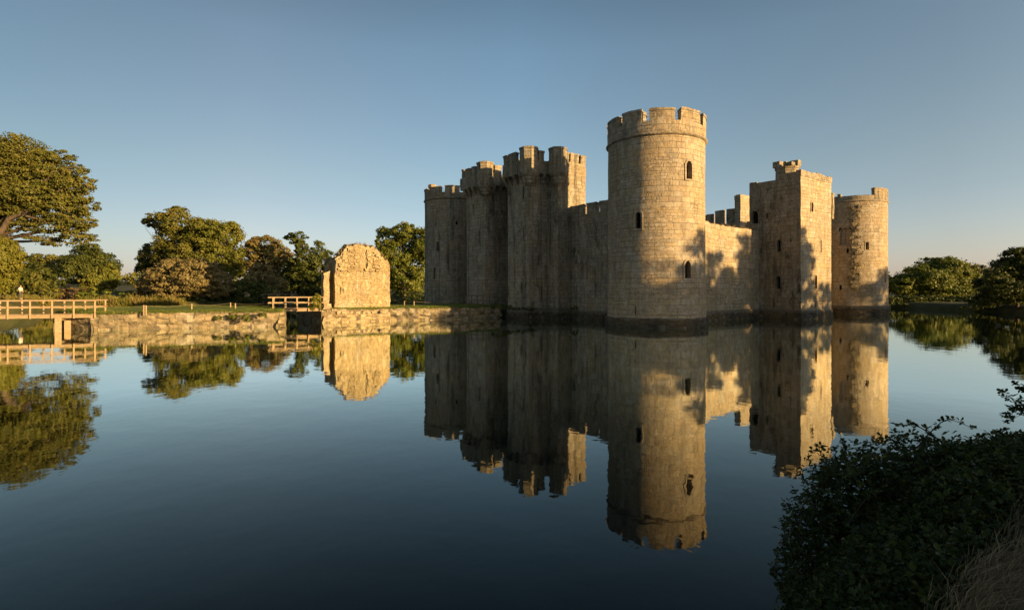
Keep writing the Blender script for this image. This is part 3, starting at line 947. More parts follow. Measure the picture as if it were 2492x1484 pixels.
ruin_wall('curtain_wall', (WX, -3.5), (WX, -19.9), [(0, 10.5), (3, 10.5), (4.4, 10.75), (6.5, 10.35), (9, 10.25), (12, 10.2), (16.4, 10.1)], 1.9, 'ashlar', parent=castle, label='sunlit curtain wall with a broken grassy top')
ruin_wall('curtain_wall', (WX, -26.4), (WX, -38.6), [(0, 9.9), (6.5, 10.0), (7.2, 10.9), (8.0, 11.0), (9.0, 11.9), (12.2, 12)], 1.9, 'ashlar', parent=castle)
mb = MB()
for (y0, y1) in ((-4.0, -19.6), (-26.7, -38.4)):
    mb.hexa([(WX - .32, y0, -1.2), (WX - .32, y1, -1.2), (WX + .3, y1, -1.2), (WX + .3, y0, -1.2), (WX - .08, y0, 1.05), (WX - .08, y1, 1.05), (WX + .3, y1, 1.05), (WX + .3, y0, 1.05)], .5)
mb.build('curtain_plinth', M['plinth'], castle, 0.07)

# --- square west tower
TX0, TX1, TY0, TY1 = -4.0, 1.95, -26.8, -19.5
sq = bpy.data.objects.new('square_tower', bpy.data.meshes.new('square_tower'))
COL.objects.link(sq); sq.parent = castle; sq.matrix_parent_inverse = Matrix.Translation(-ORG['castle'])
sq['label'] = 'square tower with a shaded face and a sunlit face'
mb = MB()
c3 = lambda x, y: ((2150 + x * .41105) / 1.2841, (450 + y * .41105) / 1.2841)
def nspec(cx, cy0, cy1, w, st):
    X, Y0 = c3(cx, cy0); _, Y1 = c3(cx, cy1)
    x, t = on_plane_y(X, TY1)
    return (TX1 - x, Z(Y1, t), w, Z(Y0, t) - Z(Y1, t), st)
def wspecf(cx, cy0, cy1, w, st):
    X, Y0 = c3(cx, cy0); _, Y1 = c3(cx, cy1)
    y, t = on_plane_x(X, TX0)
    return (TY1 - y, Z(Y1, t), w, Z(Y0, t) - Z(Y1, t), st)
A, B = (TX1, TY1), (TX0, TY1)
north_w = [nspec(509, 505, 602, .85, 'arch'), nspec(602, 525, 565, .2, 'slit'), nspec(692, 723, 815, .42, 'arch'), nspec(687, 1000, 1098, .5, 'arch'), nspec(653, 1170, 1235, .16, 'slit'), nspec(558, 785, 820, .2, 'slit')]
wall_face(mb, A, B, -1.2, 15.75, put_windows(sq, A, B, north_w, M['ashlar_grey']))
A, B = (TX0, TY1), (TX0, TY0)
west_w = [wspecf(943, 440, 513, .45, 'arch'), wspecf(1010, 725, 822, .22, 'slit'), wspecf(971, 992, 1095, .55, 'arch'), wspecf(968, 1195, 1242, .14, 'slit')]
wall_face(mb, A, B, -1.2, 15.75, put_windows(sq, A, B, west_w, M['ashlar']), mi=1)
wall_face(mb, (TX0, TY0), (TX1, TY0), -1.2, 15.75)
wall_face(mb, (TX1, TY0), (TX1, TY1), -1.2, 15.75)
mb.ngon([(TX0, TY0, 15.7), (TX1, TY0, 15.7), (TX1, TY1, 15.7), (TX0, TY1, 15.7)])
tmp = mb.build('tmp', [M['ashlar_grey'], M['ashlar']], None, 0.035)
sq.data = tmp.data; bpy.data.objects.remove(tmp)
pl = MB()
pl.hexa([(TX0 - .35, TY0 - .3, -1.2), (TX1, TY0 - .3, -1.2), (TX1, TY1 + .3, -1.2), (TX0 - .35, TY1 + .3, -1.2), (TX0 - .1, TY0 - .08, 1.0), (TX1, TY0 - .08, 1.0), (TX1, TY1 + .08, 1.0), (TX0 - .1, TY1 + .08, 1.0)], .5)
pl.build('plinth', M['plinth'], sq, 0.06)
def low_wall(x0, x1, y0, y1, z0, zt):
    pp = MB()
    n_ = max(2, int(max(x1 - x0, y1 - y0) / .9))
    for i in range(n_):
        k0, k1 = i / n_, (i + 1) / n_
        zz = zt + random.uniform(-.12, .08)
        if x1 - x0 > y1 - y0:
            pp.box(x0 + (x1 - x0) * k0, x0 + (x1 - x0) * k1 - .02, y0, y1, z0, zz)
        else:
            pp.box(x0, x1, y0 + (y1 - y0) * k0, y0 + (y1 - y0) * k1 - .02, z0, zz)
    pp.build('parapet', [M['coping']], sq, 0.05)
low_wall(TX0 - .07, TX0 + .5, TY0, TY1 + .07, 15.755, 16.45)
low_wall(TX0 + .52, TX0 + 2.4, TY1 - .45, TY1 + .06, 15.757, 16.4)
low_wall(TX1 - .9, TX1, TY1 - .5, TY1 + .02, 15.757, 15.95)
low_wall(TX0 - .1, TX0 + .3, TY0 - .5, TY0 - .02, 11.6, 14.4)
tx, ty = P(1915, 64.5)
mb = MB()
mb.lathe((tx, ty), [(1.25, 15.6), (1.25, 17.6), (1.35, 17.62), (1.35, 17.85)], 8, sm=False, rot=.35)
for k in range(4):
    a = .35 + PI / 8 + k * PI / 2
    mb.box(tx + 1.0 * math.cos(a) - .42, tx + 1.0 * math.cos(a) + .42, ty + 1.0 * math.sin(a) - .42, ty + 1.0 * math.sin(a) + .42, 17.853, 18.55 - .35 * (k == 1) + .05 * k)
mb.build('stair_turret', [M['ashlar_grey']], sq, 0.05)

# --- south range seen over the broken wall: crenellated wall and postern tower
SY = -41.0
mb = MB()
xs = lambda X: on_plane_y(X, SY)[0]
sc_ = bpy.data.objects.new('south_wall', bpy.data.meshes.new('south_wall'))
x_lo, x_hi = xs(1812), xs(1700)
wall_face(mb, (34, SY), (x_lo - 1, SY), -1.2, 14.2)
wall_face(mb, (x_lo - 1, SY - 1.6), (34, SY - 1.6), -1.2, 14.2)
mb.quad((x_lo - 1, SY, 14.2), (34, SY, 14.2), (34, SY - 1.6, 14.2), (x_lo - 1, SY - 1.6, 14.2))
for c0, c1, cy in ((100, 132, 540), (142, 188, 533), (205, 270, 507), (292, 358, 494)):
    xa, xb = xs(c3(c0, 0)[0]), xs(c3(c1, 0)[0])
    t = on_plane_y(c3(c0, 0)[0], SY)[1]
    mb.box(min(xa, xb), max(xa, xb), SY - .6, SY + .01, 14.203, Z(c3(0, cy)[1], t))
xa, xb = xs(c3(292, 0)[0]), x_lo
mb.box(min(xa, xb), max(xa, xb), SY - .6, SY + .005, 14.2, 15.0)
tmp = mb.build('tmp', [M['ashlar_grey']], None, 0.04)
sc_.data = tmp.data; bpy.data.objects.remove(tmp)
COL.objects.link(sc_); sc_.parent = castle; sc_.matrix_parent_inverse = Matrix.Translation(-ORG['castle'])
mb = MB()
pyn = SY + 2.0
X355, X398, X470 = c3(355, 0)[0], c3(398, 0)[0], c3(470, 0)[0]
cx_, tt_ = on_plane_y(X398, pyn)
cxe = on_plane_y(X355, pyn)[0]
cys = min(on_plane_x(X470, cx_)[0], SY - 1.0)
zt = Z(c3(0, 382)[1], tt_)
mb.box(cx_, cxe, cys, pyn, -1, zt - .75)
mb.box(cx_ - .03, cx_ + .75, cys - .02, pyn + .03, zt - .747, zt + .05)
mb.box(cxe - .5, cxe + .03, pyn - 1.0, pyn + .03, zt - .747, zt - .05)
mb.build('postern_turret', [M['ashlar']], castle, 0.05)

# ------------------------------------------------------------------ islands, barbican ruin
def proud_stones(mb, A, B, z0, z1, n_, smin, smax, dmax, bias=None):
    A, B = Vector((*A, 0)), Vector((*B, 0)); L = (B - A).length; t = (B - A) / L; nn = Vector((t.y, -t.x, 0))
    for _ in range(n_):
        u = random.uniform(.1, L - .1); z = random.uniform(z0, z1)
        w, h_ = random.uniform(smin, smax), random.uniform(smin, smax) * .55
        d = random.uniform(.02, dmax) + (bias(z) if bias else 0)
        c = A + t * u + Vector((0, 0, z))
        cs = [c + t * (a * w) + Vector((0, 0, e * h_)) + nn * q for q in (d, -.3) for a, e in ((-.5, -.5), (.5, -.5), (.5, .5), (-.5, .5))]
        cs = [p + Vector((random.uniform(-.03, .03), random.uniform(-.03, .03), random.uniform(-.03, .03))) for p in cs]
        mb.hexa(cs, .3)
def smooth_top(poly, z, dome=0.0):
    cx_ = sum(p[0] for p in poly) / len(poly); cy_ = sum(p[1] for p in poly) / len(poly)
    return cx_, cy_
def island(name, poly, z, label_wall, label_top, skip=()):
    """poly with the outside on the right; a rough revetment wall and a turf top"""
    n_ = len(poly)
    mb = MB()
    for i in range(n_):
        if i in skip:
            continue
        A, B = Vector((*poly[i], 0)), Vector((*poly[(i + 1) % n_], 0)); L = (B - A).length; t = (B - A) / L; nn = Vector((t.y, -t.x, 0))
        us = [L * k / max(1, int(L / .4)) for k in range(max(1, int(L / .4)) + 1)]
        vs = [-1.0 + (z + 1.0 - .03) * k / 7 for k in range(8)]
        tt = t if (t.x + t.y * 1.01) > 0 else -t
        def fn(u, v):
            b_ = .22 * max(0, (z - v) / z) + (.12 if v < .42 else 0)
            edge = min(u, L - u)
            return A + t * u + nn * b_ + Vector((0, 0, v + (noise.noise(Vector((u * .8, A.x, A.y))) * .10 if v > z - .3 else 0)))
        mb.grid(fn, us, vs, lambda u, v: (A.dot(tt) + t.dot(tt) * u, v))
        if nn.x < 0 or nn.y > .3:
            proud_stones(mb, (A.x, A.y), (B.x, B.y), -.1, z - .12, int(L * 7), .25, .75, .07, lambda q: .22 * max(0, (z - q) / z) + (.12 if q < .42 else 0))
    w = mb.build('retaining_wall', M['revet'], None, 0.09, label=label_wall, cat='wall')
    mb = MB()
    cx_, cy_ = smooth_top(poly, z)
    rings = [(1.0, -.02), (.985, .05), (.93, .10), (.8, .13), (.6, .16), (.3, .18), (0.02, .18)]
    P_ = []
    for i in range(n_):
        A, B = poly[i], poly[(i + 1) % n_]
        L = math.hypot(B[0] - A[0], B[1] - A[1]); k = max(1, int(L / .6))
        P_ += [(A[0] + (B[0] - A[0]) * j / k, A[1] + (B[1] - A[1]) * j / k) for j in range(k)]
    P_.append(P_[0])
    mb.grid(lambda i, r: (cx_ + (P_[int(i)][0] - cx_) * rings[int(r)][0], cy_ + (P_[int(i)][1] - cy_) * rings[int(r)][0], z + rings[int(r)][1] + .05 * noise.noise(Vector((P_[int(i)][0] * .6, P_[int(i)][1] * .6, rings[int(r)][0] * 6)))),
            list(range(len(P_))), list(range(len(rings))), lambda i, r: (i, r), sm=True)
    g = mb.build(name, M['lawn'], None, 0.0, label=label_top, kind='structure')
    return P_
OCT = [(22.6, 42.7), (18.2, 29.1), (22.6, 27.9), (31, 27.9), (37.5, 34), (37.5, 40), (33, 44.5), (26.5, 45.0)][::-1]
OCTZ = 1.38
oct_pts = island('grass_island', OCT, OCTZ, 'long low rubble retaining wall round the grassy island', 'flat mown grass island')
CAUS = [(21.5, 24.5), (20.6, 17.8), (18.35, 12.1), (18.6, 4.7), (28.2, 4.7), (29.5, 12), (30, 24.5)][::-1]
caus_pts = island('grass_causeway', CAUS, 1.36, 'rubble retaining wall of the causeway between ruin and gatehouse', 'grass causeway to the gatehouse')
# turf fringe hanging over the edge walls
def fringe(name, pts, z, per_m, label):
    V = []; T = []
    for (x0, y0), (x1, y1) in zip(pts, pts[1:]):
        L = math.hypot(x1 - x0, y1 - y0); k = int(L * per_m * max(0, 1 + 1.1 * noise.noise(Vector((x0 * .35, y0 * .35, 1)))))
        for _ in range(k):
            u = random.random(); x = x0 + (x1 - x0) * u + random.gauss(0, .12); y = y0 + (y1 - y0) * u + random.gauss(0, .12)
            a = random.random() * 2 * PI; h_ = random.uniform(.06, .2); w = random.uniform(.015, .03)
            zz = z + random.uniform(-.12, .05)
            tx_, ty_ = math.cos(a) * w, math.sin(a) * w
            lx, ly = random.gauss(0, .1), random.gauss(0, .1)
            V.append([(x - tx_, y - ty_, zz), (x + tx_, y + ty_, zz), (x + lx, y + ly, zz + h_)]); T.append(random.random())
    return fast_mesh(name, np.array(V), 3, M['turf'], np.array(T), label=label, kind='stuff')
fringe('grass', oct_pts, OCTZ, 60, 'rough grass along the island edge')
fringe('grass', caus_pts, 1.36, 60, 'rough grass along the causeway edge')

def lawn(name, poly, z, n_, label):
    cx_, cy_ = smooth_top(poly, z)
    xs_, ys_ = [p[0] for p in poly], [p[1] for p in poly]
    def inside(x, y):
        c = False
        for (x1, y1), (x2, y2) in zip(poly, poly[1:] + poly[:1]):
            if (y1 > y) != (y2 > y) and x < (x2 - x1) * (y - y1) / (y2 - y1) + x1:
                c = not c
        return c
    V = []; T = []
    while len(V) < n_:
        x, y = random.uniform(min(xs_), max(xs_)), random.uniform(min(ys_), max(ys_))
        if not inside(x, y):
            continue
        a = random.random() * PI; w = random.uniform(.02, .05); h_ = random.uniform(.04, .11)
        dx, dy = math.cos(a) * w, math.sin(a) * w
        zz = z + .08 + .05 * noise.noise(Vector((x * .6, y * .6, 3)))
        V.append([(x - dx, y - dy, zz), (x + dx, y + dy, zz), (x + random.gauss(0, .04), y + random.gauss(0, .04), zz + h_)]); T.append(min(1, max(0, random.gauss(.5 + .4 * noise.noise(Vector((x * .4, y * .4, 1))), .2))))
    return fast_mesh(name, np.array(V), 3, M['turf'], np.array(T), label=label, kind='stuff')
lawn('grass', OCT, OCTZ, 26000, 'short grass blades of the island lawn')
lawn('grass', CAUS, 1.36, 18000, 'short grass blades of the causeway lawn')
# barbican ruin
ruin = empty('ruined_barbican', (22.3, 21.0, 0.9), 'golden stump of a ruined stone barbican with a rounded top, alone on the causeway', 'ruin')
c6 = lambda x, y: (700.9 + .2361 * x, 506.2 + .2362 * y)
RA, RB = np.array((21.75, 23.25)), np.array((20.95, 17.75))      # foot of the sunlit face, left to right in the photo
rdir = (RB - RA) / np.linalg.norm(RB - RA)
def ruin_uv(x, y):
    X, Y = c6(x, y)
    d = FW + RT * (X - MIDX) / FPX
    A_ = np.array([[rdir[0], -d[0]], [rdir[1], -d[1]]])
    u, t = np.linalg.solve(A_, np.array([CX, CY]) - RA)
    return float(u), Z(Y, t)
prof = [ruin_uv(x, y) for x, y in ((487, 506), (508, 500), (512, 474), (538, 470), (542, 448), (566, 440), (572, 418), (596, 412), (604, 390), (650, 388), (690, 379), (742, 382), (765, 374), (800, 386), (838, 384), (850, 402), (884, 398), (892, 420), (922, 428), (935, 452), (958, 460), (966, 488), (990, 496), (998, 520), (1024, 528), (1034, 556), (1050, 585))]
u0 = prof[0][0]; u1 = prof[-1][0]
prof0 = [(u - u0, z) for u, z in prof]
Aw = RA + rdir * u0; Bw = RA + rdir * u1
# the outside (sunlit) has to be on the right: walk from left (north) to right (south) facing west means outside = right
ruin_wall('wall', tuple(Aw), tuple(Bw), prof0, 2.6, 'ruin', z0=.6, parent=ruin, wobble=.12, rough=.3, step=.12)
mb = MB()
L_ = float(np.linalg.norm(Bw - Aw))
proud_stones(mb, tuple(Aw), tuple(Bw), 1.0, 5.4, 60, .2, .5, .05)
for _ in range(9):
    f0 = random.uniform(.0, .75); f1 = f0 + random.uniform(.12, .25)
    zt0 = min(np.interp(f * L_, [p[0] for p in prof0], [p[1] for p in prof0]) for f in (f0, f1))
    if zt0 > 5.6:
        proud_stones(mb, tuple(Aw + (Bw - Aw) * f0), tuple(Aw + (Bw - Aw) * f1), 5.2, zt0 - .15, 16, .2, .55, .24)
mb.build('proud_stones', M['ruin'], ruin, 0.03)
lu, lz1 = ruin_uv(563, 820); _, lz0 = ruin_uv(563, 870)
lp = RA + rdir * lu
nrm = np.array((rdir[1], -rdir[0]))
window(ruin, (lp[0] + nrm[0] * .06, lp[1] + nrm[1] * .06, lz0), nrm, .14, lz1 - lz0, 'slit', M['ruin'], fr=.09, proud=.05)
# broken pier to the left of it, standing proud of a shadowed recess
prof = [ruin_uv(x, y) for x, y in ((368, 668), (385, 645), (425, 640), (432, 560), (440, 520), (470, 500), (486, 505))]
pA = RA + rdir * prof[0][0] + nrm * (-.1)
k0 = prof[0][0]
ruin_wall('pier', tuple(pA), tuple(RA + rdir * ruin_uv(432, 600)[0] - nrm * .1), [(u - k0, z) for u, z in prof[:3]], 1.6, 'ruin', z0=.6, parent=ruin, wobble=.12, rough=.3, step=.3)
b0_ = ruin_uv(428, 600)[0]
ruin_wall('recess_wall', tuple(RA + rdir * b0_ - nrm * 1.75), tuple(RA + rdir * (u0 + .15) - nrm * 1.75), [(u - prof[3][0], z) for u, z in prof[3:]], 1.2, 'ruin', z0=.6, parent=ruin, wobble=.12, rough=.3, step=.3)
# plinth course at the water and flared foot
mb = MB()
fA, fB = np.array((21.3, 24.75)), np.array((20.3, 17.6))
q0 = [(*fA, -1), (*fB, -1), (*(fB - nrm * 2.8), -1), (*(fA - nrm * 2.8), -1)]
sh = -nrm * .35
q1 = [(*(fA + sh + rdir * .5), .98), (*(fB + sh - rdir * .05), .98), (*(fB - nrm * 2.7), .98), (*(fA - nrm * 2.7 + rdir * .3), .98)]
mb.hexa(q0 + q1, .35)
mb.build('plinth', M['ruin_rubble'], ruin, 0.16)
mb = MB()
for k in range(110):
    u = random.uniform(-.9, 5.4); s = random.uniform(.1, .3) * (1.5 if u < 0 else 1)
    q = RA + rdir * u + nrm * random.uniform(-.1, .35)
    z = .95 + (random.uniform(0, .9) * max(0, 1 - (u + .9) / 1.6))
    cs = [(q[0] + sx_ * s + random.uniform(-.07, .07), q[1] + sy_ * s + random.uniform(-.07, .07), z + sz_ * s * .55 + random.uniform(-.05, .05)) for sz_ in (-1, 1) for sx_, sy_ in ((-1, -1), (1, -1), (1, 1), (-1, 1))]
    mb.hexa(cs, 2)
mb.build('fallen_stones', M['ruin_rubble'], ruin)

# ------------------------------------------------------------------ foliage builders
def ell_points(n, c, r):
    d = unit(rng.normal(size=(n, 3)))
    return np.array(c) + d * np.array(r), d
def crown(lobes, dens, leaf, clump=0.3, hollow=0.55, flat=0.62, tint_bias=0.0, fill=.14):
    """lobes: (cx,cy,cz, rx,ry,rz) metres -> leaf quads and tints; leaves sit in clumps round the lobes, leaving gaps"""
    Q = []; T = []
    for (x, y, z, rx, ry, rz, *dd_) in lobes:
        area = PI * max(rx, ry) * rz
        nl = int(area / (leaf * leaf) * dens * (dd_[0] if dd_ else 1))
        nc = max(14, int(nl / 70))
        c, d = ell_points(nc, (0, 0, 0), (1, 1, 1))
        rad = rng.uniform(hollow, 1.0, size=(nc, 1)) ** 0.6
        cc = d * rad
        cr = clump * rng.uniform(.6, 1.3, size=nc)
        ti = np.clip(rng.normal(.5 + tint_bias, .2, size=nc), 0, 1)
        which = rng.integers(0, nc, nl)
        off = rng.normal(size=(nl, 3)); off = unit(off) * rng.uniform(.15, 1, size=(nl, 1)) ** .6
        off[:, 2] *= flat
        pos = cc[which] + off * cr[which][:, None]
        loose = rng.uniform(size=nl) < fill
        ps, _ = ell_points(nl, (0, 0, 0), (1, 1, 1))
        pos[loose] = (ps * rng.uniform(.35, .98, size=(nl, 1)))[loose]
        nr_ = unit(off * .8 + unit(pos) * .7 + rng.normal(size=(nl, 3)) * .5 + np.array((0, 0, .2)))
        wpos = pos * np.array((rx, ry, rz)) + np.array((x, y, z))
        sz = leaf * rng.uniform(.5, 1.1, size=nl)
        Q.append(leaf_quads(wpos, nr_, sz)); T.append(np.clip(ti[which] + rng.normal(0, .14, nl), 0, 1))
    return np.concatenate(Q), np.concatenate(T)
def px_lobes(t, L, dt=0.0, depth=0.9):
    out = []
    for e in L:
        X, Y, rx, ry = e[:4]; tt = t + (e[4] if len(e) > 4 else random.uniform(-.05, .05) * t * .4)
        x, y = P(X, tt)
        out.append((x, y, Z(Y, tt), rx * tt / FPX, rx * tt / FPX * depth, ry * tt / FPX) + tuple(e[5:6]))
    return out
def limb(mb, a, b_, r0, r1, sag=.12, n=6):
    a, b_ = Vector(a), Vector(b_); L = (b_ - a).length
    j = Vector((random.uniform(-1, 1), random.uniform(-1, 1), random.uniform(.2, 1))) * L * sag
    pts = [a.lerp(b_, i / n) + j * math.sin(PI * i / n) + Vector([random.uniform(-1, 1) * L * .015 for _ in range(3)]) * (0 < i < n) for i in range(n + 1)]
    mb.tube(pts, [r0 + (r1 - r0) * i / n for i in range(n + 1)], 7)
    return pts
def tree(name, label, cat, t, L, trunk, leafm, dens=9, leafpx=3.1, group=None, base_z=1.0, tr=None, limbs=True, clump=.3, hollow=.5, bias=0., world=False):
    """L in photo survey units at distance t (or metres when world=True); trunk = (X or (x,y), split height)"""
    lob = L if world else px_lobes(t, L)
    bx, by = trunk[0] if world else P(trunk[0], t)
    o = empty(name, (bx, by, base_z - .2), label, cat, group)
    leaf = leafpx * t / FPX
    q, ti = crown(lob, dens, leaf, clump, hollow, tint_bias=bias)
    fast_mesh('crown', q, 4, leafm, ti, o)
    mb = MB()
    top = max(l[2] for l in lob)
    hs = trunk[1]
    r = tr or max(.12, (top - base_z) * .028)
    fork = Vector((bx + random.uniform(-.3, .3), by + random.uniform(-.3, .3), hs))
    mb.tube([(bx, by, base_z - .6), (bx, by, base_z + .3), tuple(Vector((bx, by, base_z)).lerp(fork, .5) + Vector((random.uniform(-.15, .15), random.uniform(-.15, .15), 0))), tuple(fork)], [r * 1.5, r * 1.1, r * .95, r * .8], 9)
    if limbs:
        for l in lob:
            e = (l[0], l[1], l[2] + l[5] * .35)
            pts = limb(mb, fork, e, r * .4, r * .08)
            for _ in range(3):
                a = pts[random.randint(2, 5)]
                e2 = (l[0] + random.uniform(-.7, .7) * l[3], l[1] + random.uniform(-.7, .7) * l[4], l[2] + random.uniform(-.5, .8) * l[5])
                limb(mb, a, e2, r * .13, r * .03, n=4)
    mb.build('trunk', M['bark'], o)
    return o
def shrub(name, label, cat, t, L, leafm, dens=6.5, leafpx=3.4, group=None, clump=.22, hollow=.7, kind=None, depth=.9, world=False, leaf=None, bias=0.):
    lob = L if world else px_lobes(t, L, depth=depth)
    lob = list(lob)
    q, ti = crown(lob, dens, leaf or leafpx * t / FPX, clump, hollow, tint_bias=bias)
    q[:, :, 2] = np.maximum(q[:, :, 2], .05)
    return fast_mesh(name, q, 4, leafm, ti, label=label, cat=cat, group=group, kind=kind)

# ------------------------------------------------------------------ trees of the left bank
big = tree('oak_tree', 'huge spreading oak at the left edge with tan limbs showing under its crown', 'tree', 88,
     [(-70, 470, 100, 110), (-25, 400, 80, 70), (45, 368, 72, 38), (20, 350, 30, 20), (95, 395, 55, 34), (120, 430, 62, 40), (60, 430, 80, 40), (150, 385, 34, 22, 0, .7), (185, 425, 36, 26, 0, .7), (205, 450, 28, 22, 0, .6), (170, 470, 56, 36, 0, .85),
      (70, 475, 80, 36), (140, 505, 66, 30, 0, .85), (205, 500, 32, 24, 0, .75), (185, 535, 46, 26, 0, .8), (130, 550, 60, 24, 0, .75), (190, 572, 40, 20, 0, .75), (105, 582, 40, 14, 0, .6), (150, 592, 40, 10, 0, .4), (10, 500, 50, 26), (60, 520, 50, 26, 0, .6), (40, 548, 40, 16, 0, .5), (-40, 560, 50, 36)],
     (-34, Z(590, 88)), M['oak'], dens=8.5, base_z=1.6, tr=.9, clump=.3, hollow=.4)
mb = MB()
pp_ = [(-30, 595), (-5, 572), (10, 552), (22, 530), (48, 520), (78, 508), (100, 490)]
mb.tube([(*P(X, 88 - 2), Z(Y, 88 - 2)) for X, Y in pp_], [.6, .5, .42, .38, .3, .24, .1], 9)
mb.tube([(*P(X, 88 - 1.5), Z(Y, 88 - 1.5)) for X, Y in ((48, 520), (90, 532), (112, 541), (135, 548))], [.22, .17, .14, .06], 7)
mb.build('limb', M['bark'], big)
TR = 'trees along the east bank'
tree('sapling_tree', 'bright yellow green young tree below the huge oak, at the left edge', 'tree', 72, [(-15, 640, 60, 60), (15, 615, 38, 35), (20, 665, 28, 30), (-15, 695, 45, 25), (5, 590, 25, 22)], (-5, Z(690, 72)), M['lime'], base_z=1.9, dens=10.2)
tree('round_tree', 'hazy mid green tree behind, seen in the gap under the huge oak', 'tree', 165, [(110, 652, 48, 36), (150, 648, 34, 28), (80, 665, 30, 25)], (115, Z(690, 165)), M['oak'], dens=10.2)
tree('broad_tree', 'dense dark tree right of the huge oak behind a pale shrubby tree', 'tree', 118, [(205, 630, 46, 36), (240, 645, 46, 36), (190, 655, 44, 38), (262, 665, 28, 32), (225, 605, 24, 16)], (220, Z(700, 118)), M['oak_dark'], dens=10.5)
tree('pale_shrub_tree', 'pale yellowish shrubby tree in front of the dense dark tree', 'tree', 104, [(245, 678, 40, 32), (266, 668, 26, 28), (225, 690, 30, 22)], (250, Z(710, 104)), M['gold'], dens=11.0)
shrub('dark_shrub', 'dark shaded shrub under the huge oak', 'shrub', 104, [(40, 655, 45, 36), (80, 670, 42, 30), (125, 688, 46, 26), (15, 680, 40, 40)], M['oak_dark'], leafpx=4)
shrub('cone_shrub', 'olive cone shaped shrub behind the person', 'shrub', 92, [(92, 700, 34, 24), (85, 678, 20, 26), (120, 712, 26, 14), (60, 708, 30, 20)], M['oak'], leafpx=3.6)
shrub('russet_shrub', 'low russet scrub beyond the long footbridge', 'shrub', 96, [(165, 714, 42, 15), (125, 720, 30, 12), (200, 712, 26, 14)], M['scrub'])
shrub('green_shrub', 'rounded green shrub left of the reeds', 'shrub', 95, [(218, 714, 22, 18), (205, 722, 20, 14), (290, 716, 60, 12)], M['green'])
tree('small_tree', 'smaller oak at the left foot of the tall twin crowned tree', 'tree', 130, [(372, 628, 36, 38), (352, 650, 24, 28), (388, 660, 30, 35), (350, 612, 14, 14)], (372, Z(690, 130)), M['oak'], dens=9.3)
tree('tall_tree', 'tall dark green tree with an open ragged top beside the golden one', 'tree', 127,
     [(425, 540, 52, 32), (385, 535, 36, 20), (362, 540, 16, 12), (440, 512, 26, 12), (430, 585, 60, 40), (460, 620, 60, 50), (480, 560, 34, 36), (410, 620, 44, 40)], (440, Z(660, 127)), M['oak'], dens=7.8, hollow=.5)
tree('golden_tree', 'broad tree turning gold, rightmost half of the tall pair', 'tree', 122,
     [(505, 570, 50, 38), (548, 575, 44, 40), (530, 625, 62, 52), (575, 635, 36, 46), (480, 600, 40, 40), (490, 545, 24, 16), (560, 550, 22, 14)], (530, Z(670, 122)), M['gold'], dens=8.8)
shrub('willow_bush', 'wide rounded tan willow bush in front of the tall trees', 'bush', 90, [(440, 682, 86, 48), (480, 668, 62, 40), (520, 690, 50, 34), (375, 700, 44, 34), (420, 655, 48, 26)], M['willow'], leafpx=3.0, dens=13.6, clump=.16)
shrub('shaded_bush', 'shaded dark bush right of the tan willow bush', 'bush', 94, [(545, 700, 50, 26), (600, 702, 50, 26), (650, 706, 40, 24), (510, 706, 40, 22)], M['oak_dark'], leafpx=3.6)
tree('rusty_tree', 'rusty brown autumn tree between the golden tree and the dark oak', 'tree', 124, [(645, 595, 40, 26), (620, 610, 30, 26), (675, 615, 34, 28), (650, 640, 52, 40), (690, 650, 34, 40), (615, 590, 16, 14)], (650, Z(680, 124)), M['rust'], dens=8.2, hollow=.5)
shrub('tan_bush', 'upright tan bush under the rusty tree', 'bush', 106, [(635, 672, 36, 32), (620, 690, 36, 28), (660, 690, 40, 26)], M['willow'], leafpx=3.2, dens=11.9)
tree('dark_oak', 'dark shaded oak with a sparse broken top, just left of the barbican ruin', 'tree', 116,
     [(725, 580, 26, 18), (705, 578, 14, 8), (735, 600, 22, 20), (745, 640, 40, 36), (775, 612, 26, 26), (778, 650, 34, 44), (725, 670, 38, 40), (770, 695, 40, 32), (715, 650, 26, 26), (800, 640, 16, 30), (712, 690, 40, 40)], (748, Z(680, 116)), M['oak_dark'], dens=7.8, hollow=.5)
tree('sunlit_oak', 'sunlit oak between the barbican ruin and the castle', 'tree', 148,
     [(945, 580, 32, 32), (985, 565, 36, 26), (1005, 590, 44, 40), (960, 620, 50, 40), (1010, 640, 40, 40), (930, 610, 22, 34), (985, 680, 56, 40), (930, 670, 30, 44), (1040, 600, 40, 50)], (985, Z(690, 148)), M['green'], dens=8.8, bias=.1)
shrub('low_hedge', 'long low shaded hedge along the far bank behind the footbridge', 'hedge', 92, [(X, 728, 30, 10) for X in range(440, 800, 28)], M['oak_dark'], leafpx=3.2)
shrub('low_hedge', 'short low hedge seen between the ruin and the castle', 'hedge', 105, [(X, 722, 30, 14) for X in range(900, 1070, 30)], M['oak_dark'], leafpx=3.2)
# far wooded ridge
fq = []; ft = []
lob = []
for k in range(120):
    a = -2.3 + 3.6 * k / 119 + random.uniform(-.02, .02)
    rr = random.uniform(330, 620)
    x, y = 25 + rr * math.cos(a), -8 + rr * math.sin(a)
    hgt = random.uniform(5, 9)
    lob.append((x, y, 4 + (rr - 300) * .022 + hgt * .4, random.uniform(10, 22), random.uniform(10, 20), hgt))
q, ti = crown(lob, 3.2, 1.7, .3)
fast_mesh('distant_woodland', q, 4, M['oak'], ti, label='distant wooded ridge on the horizon', kind='stuff')

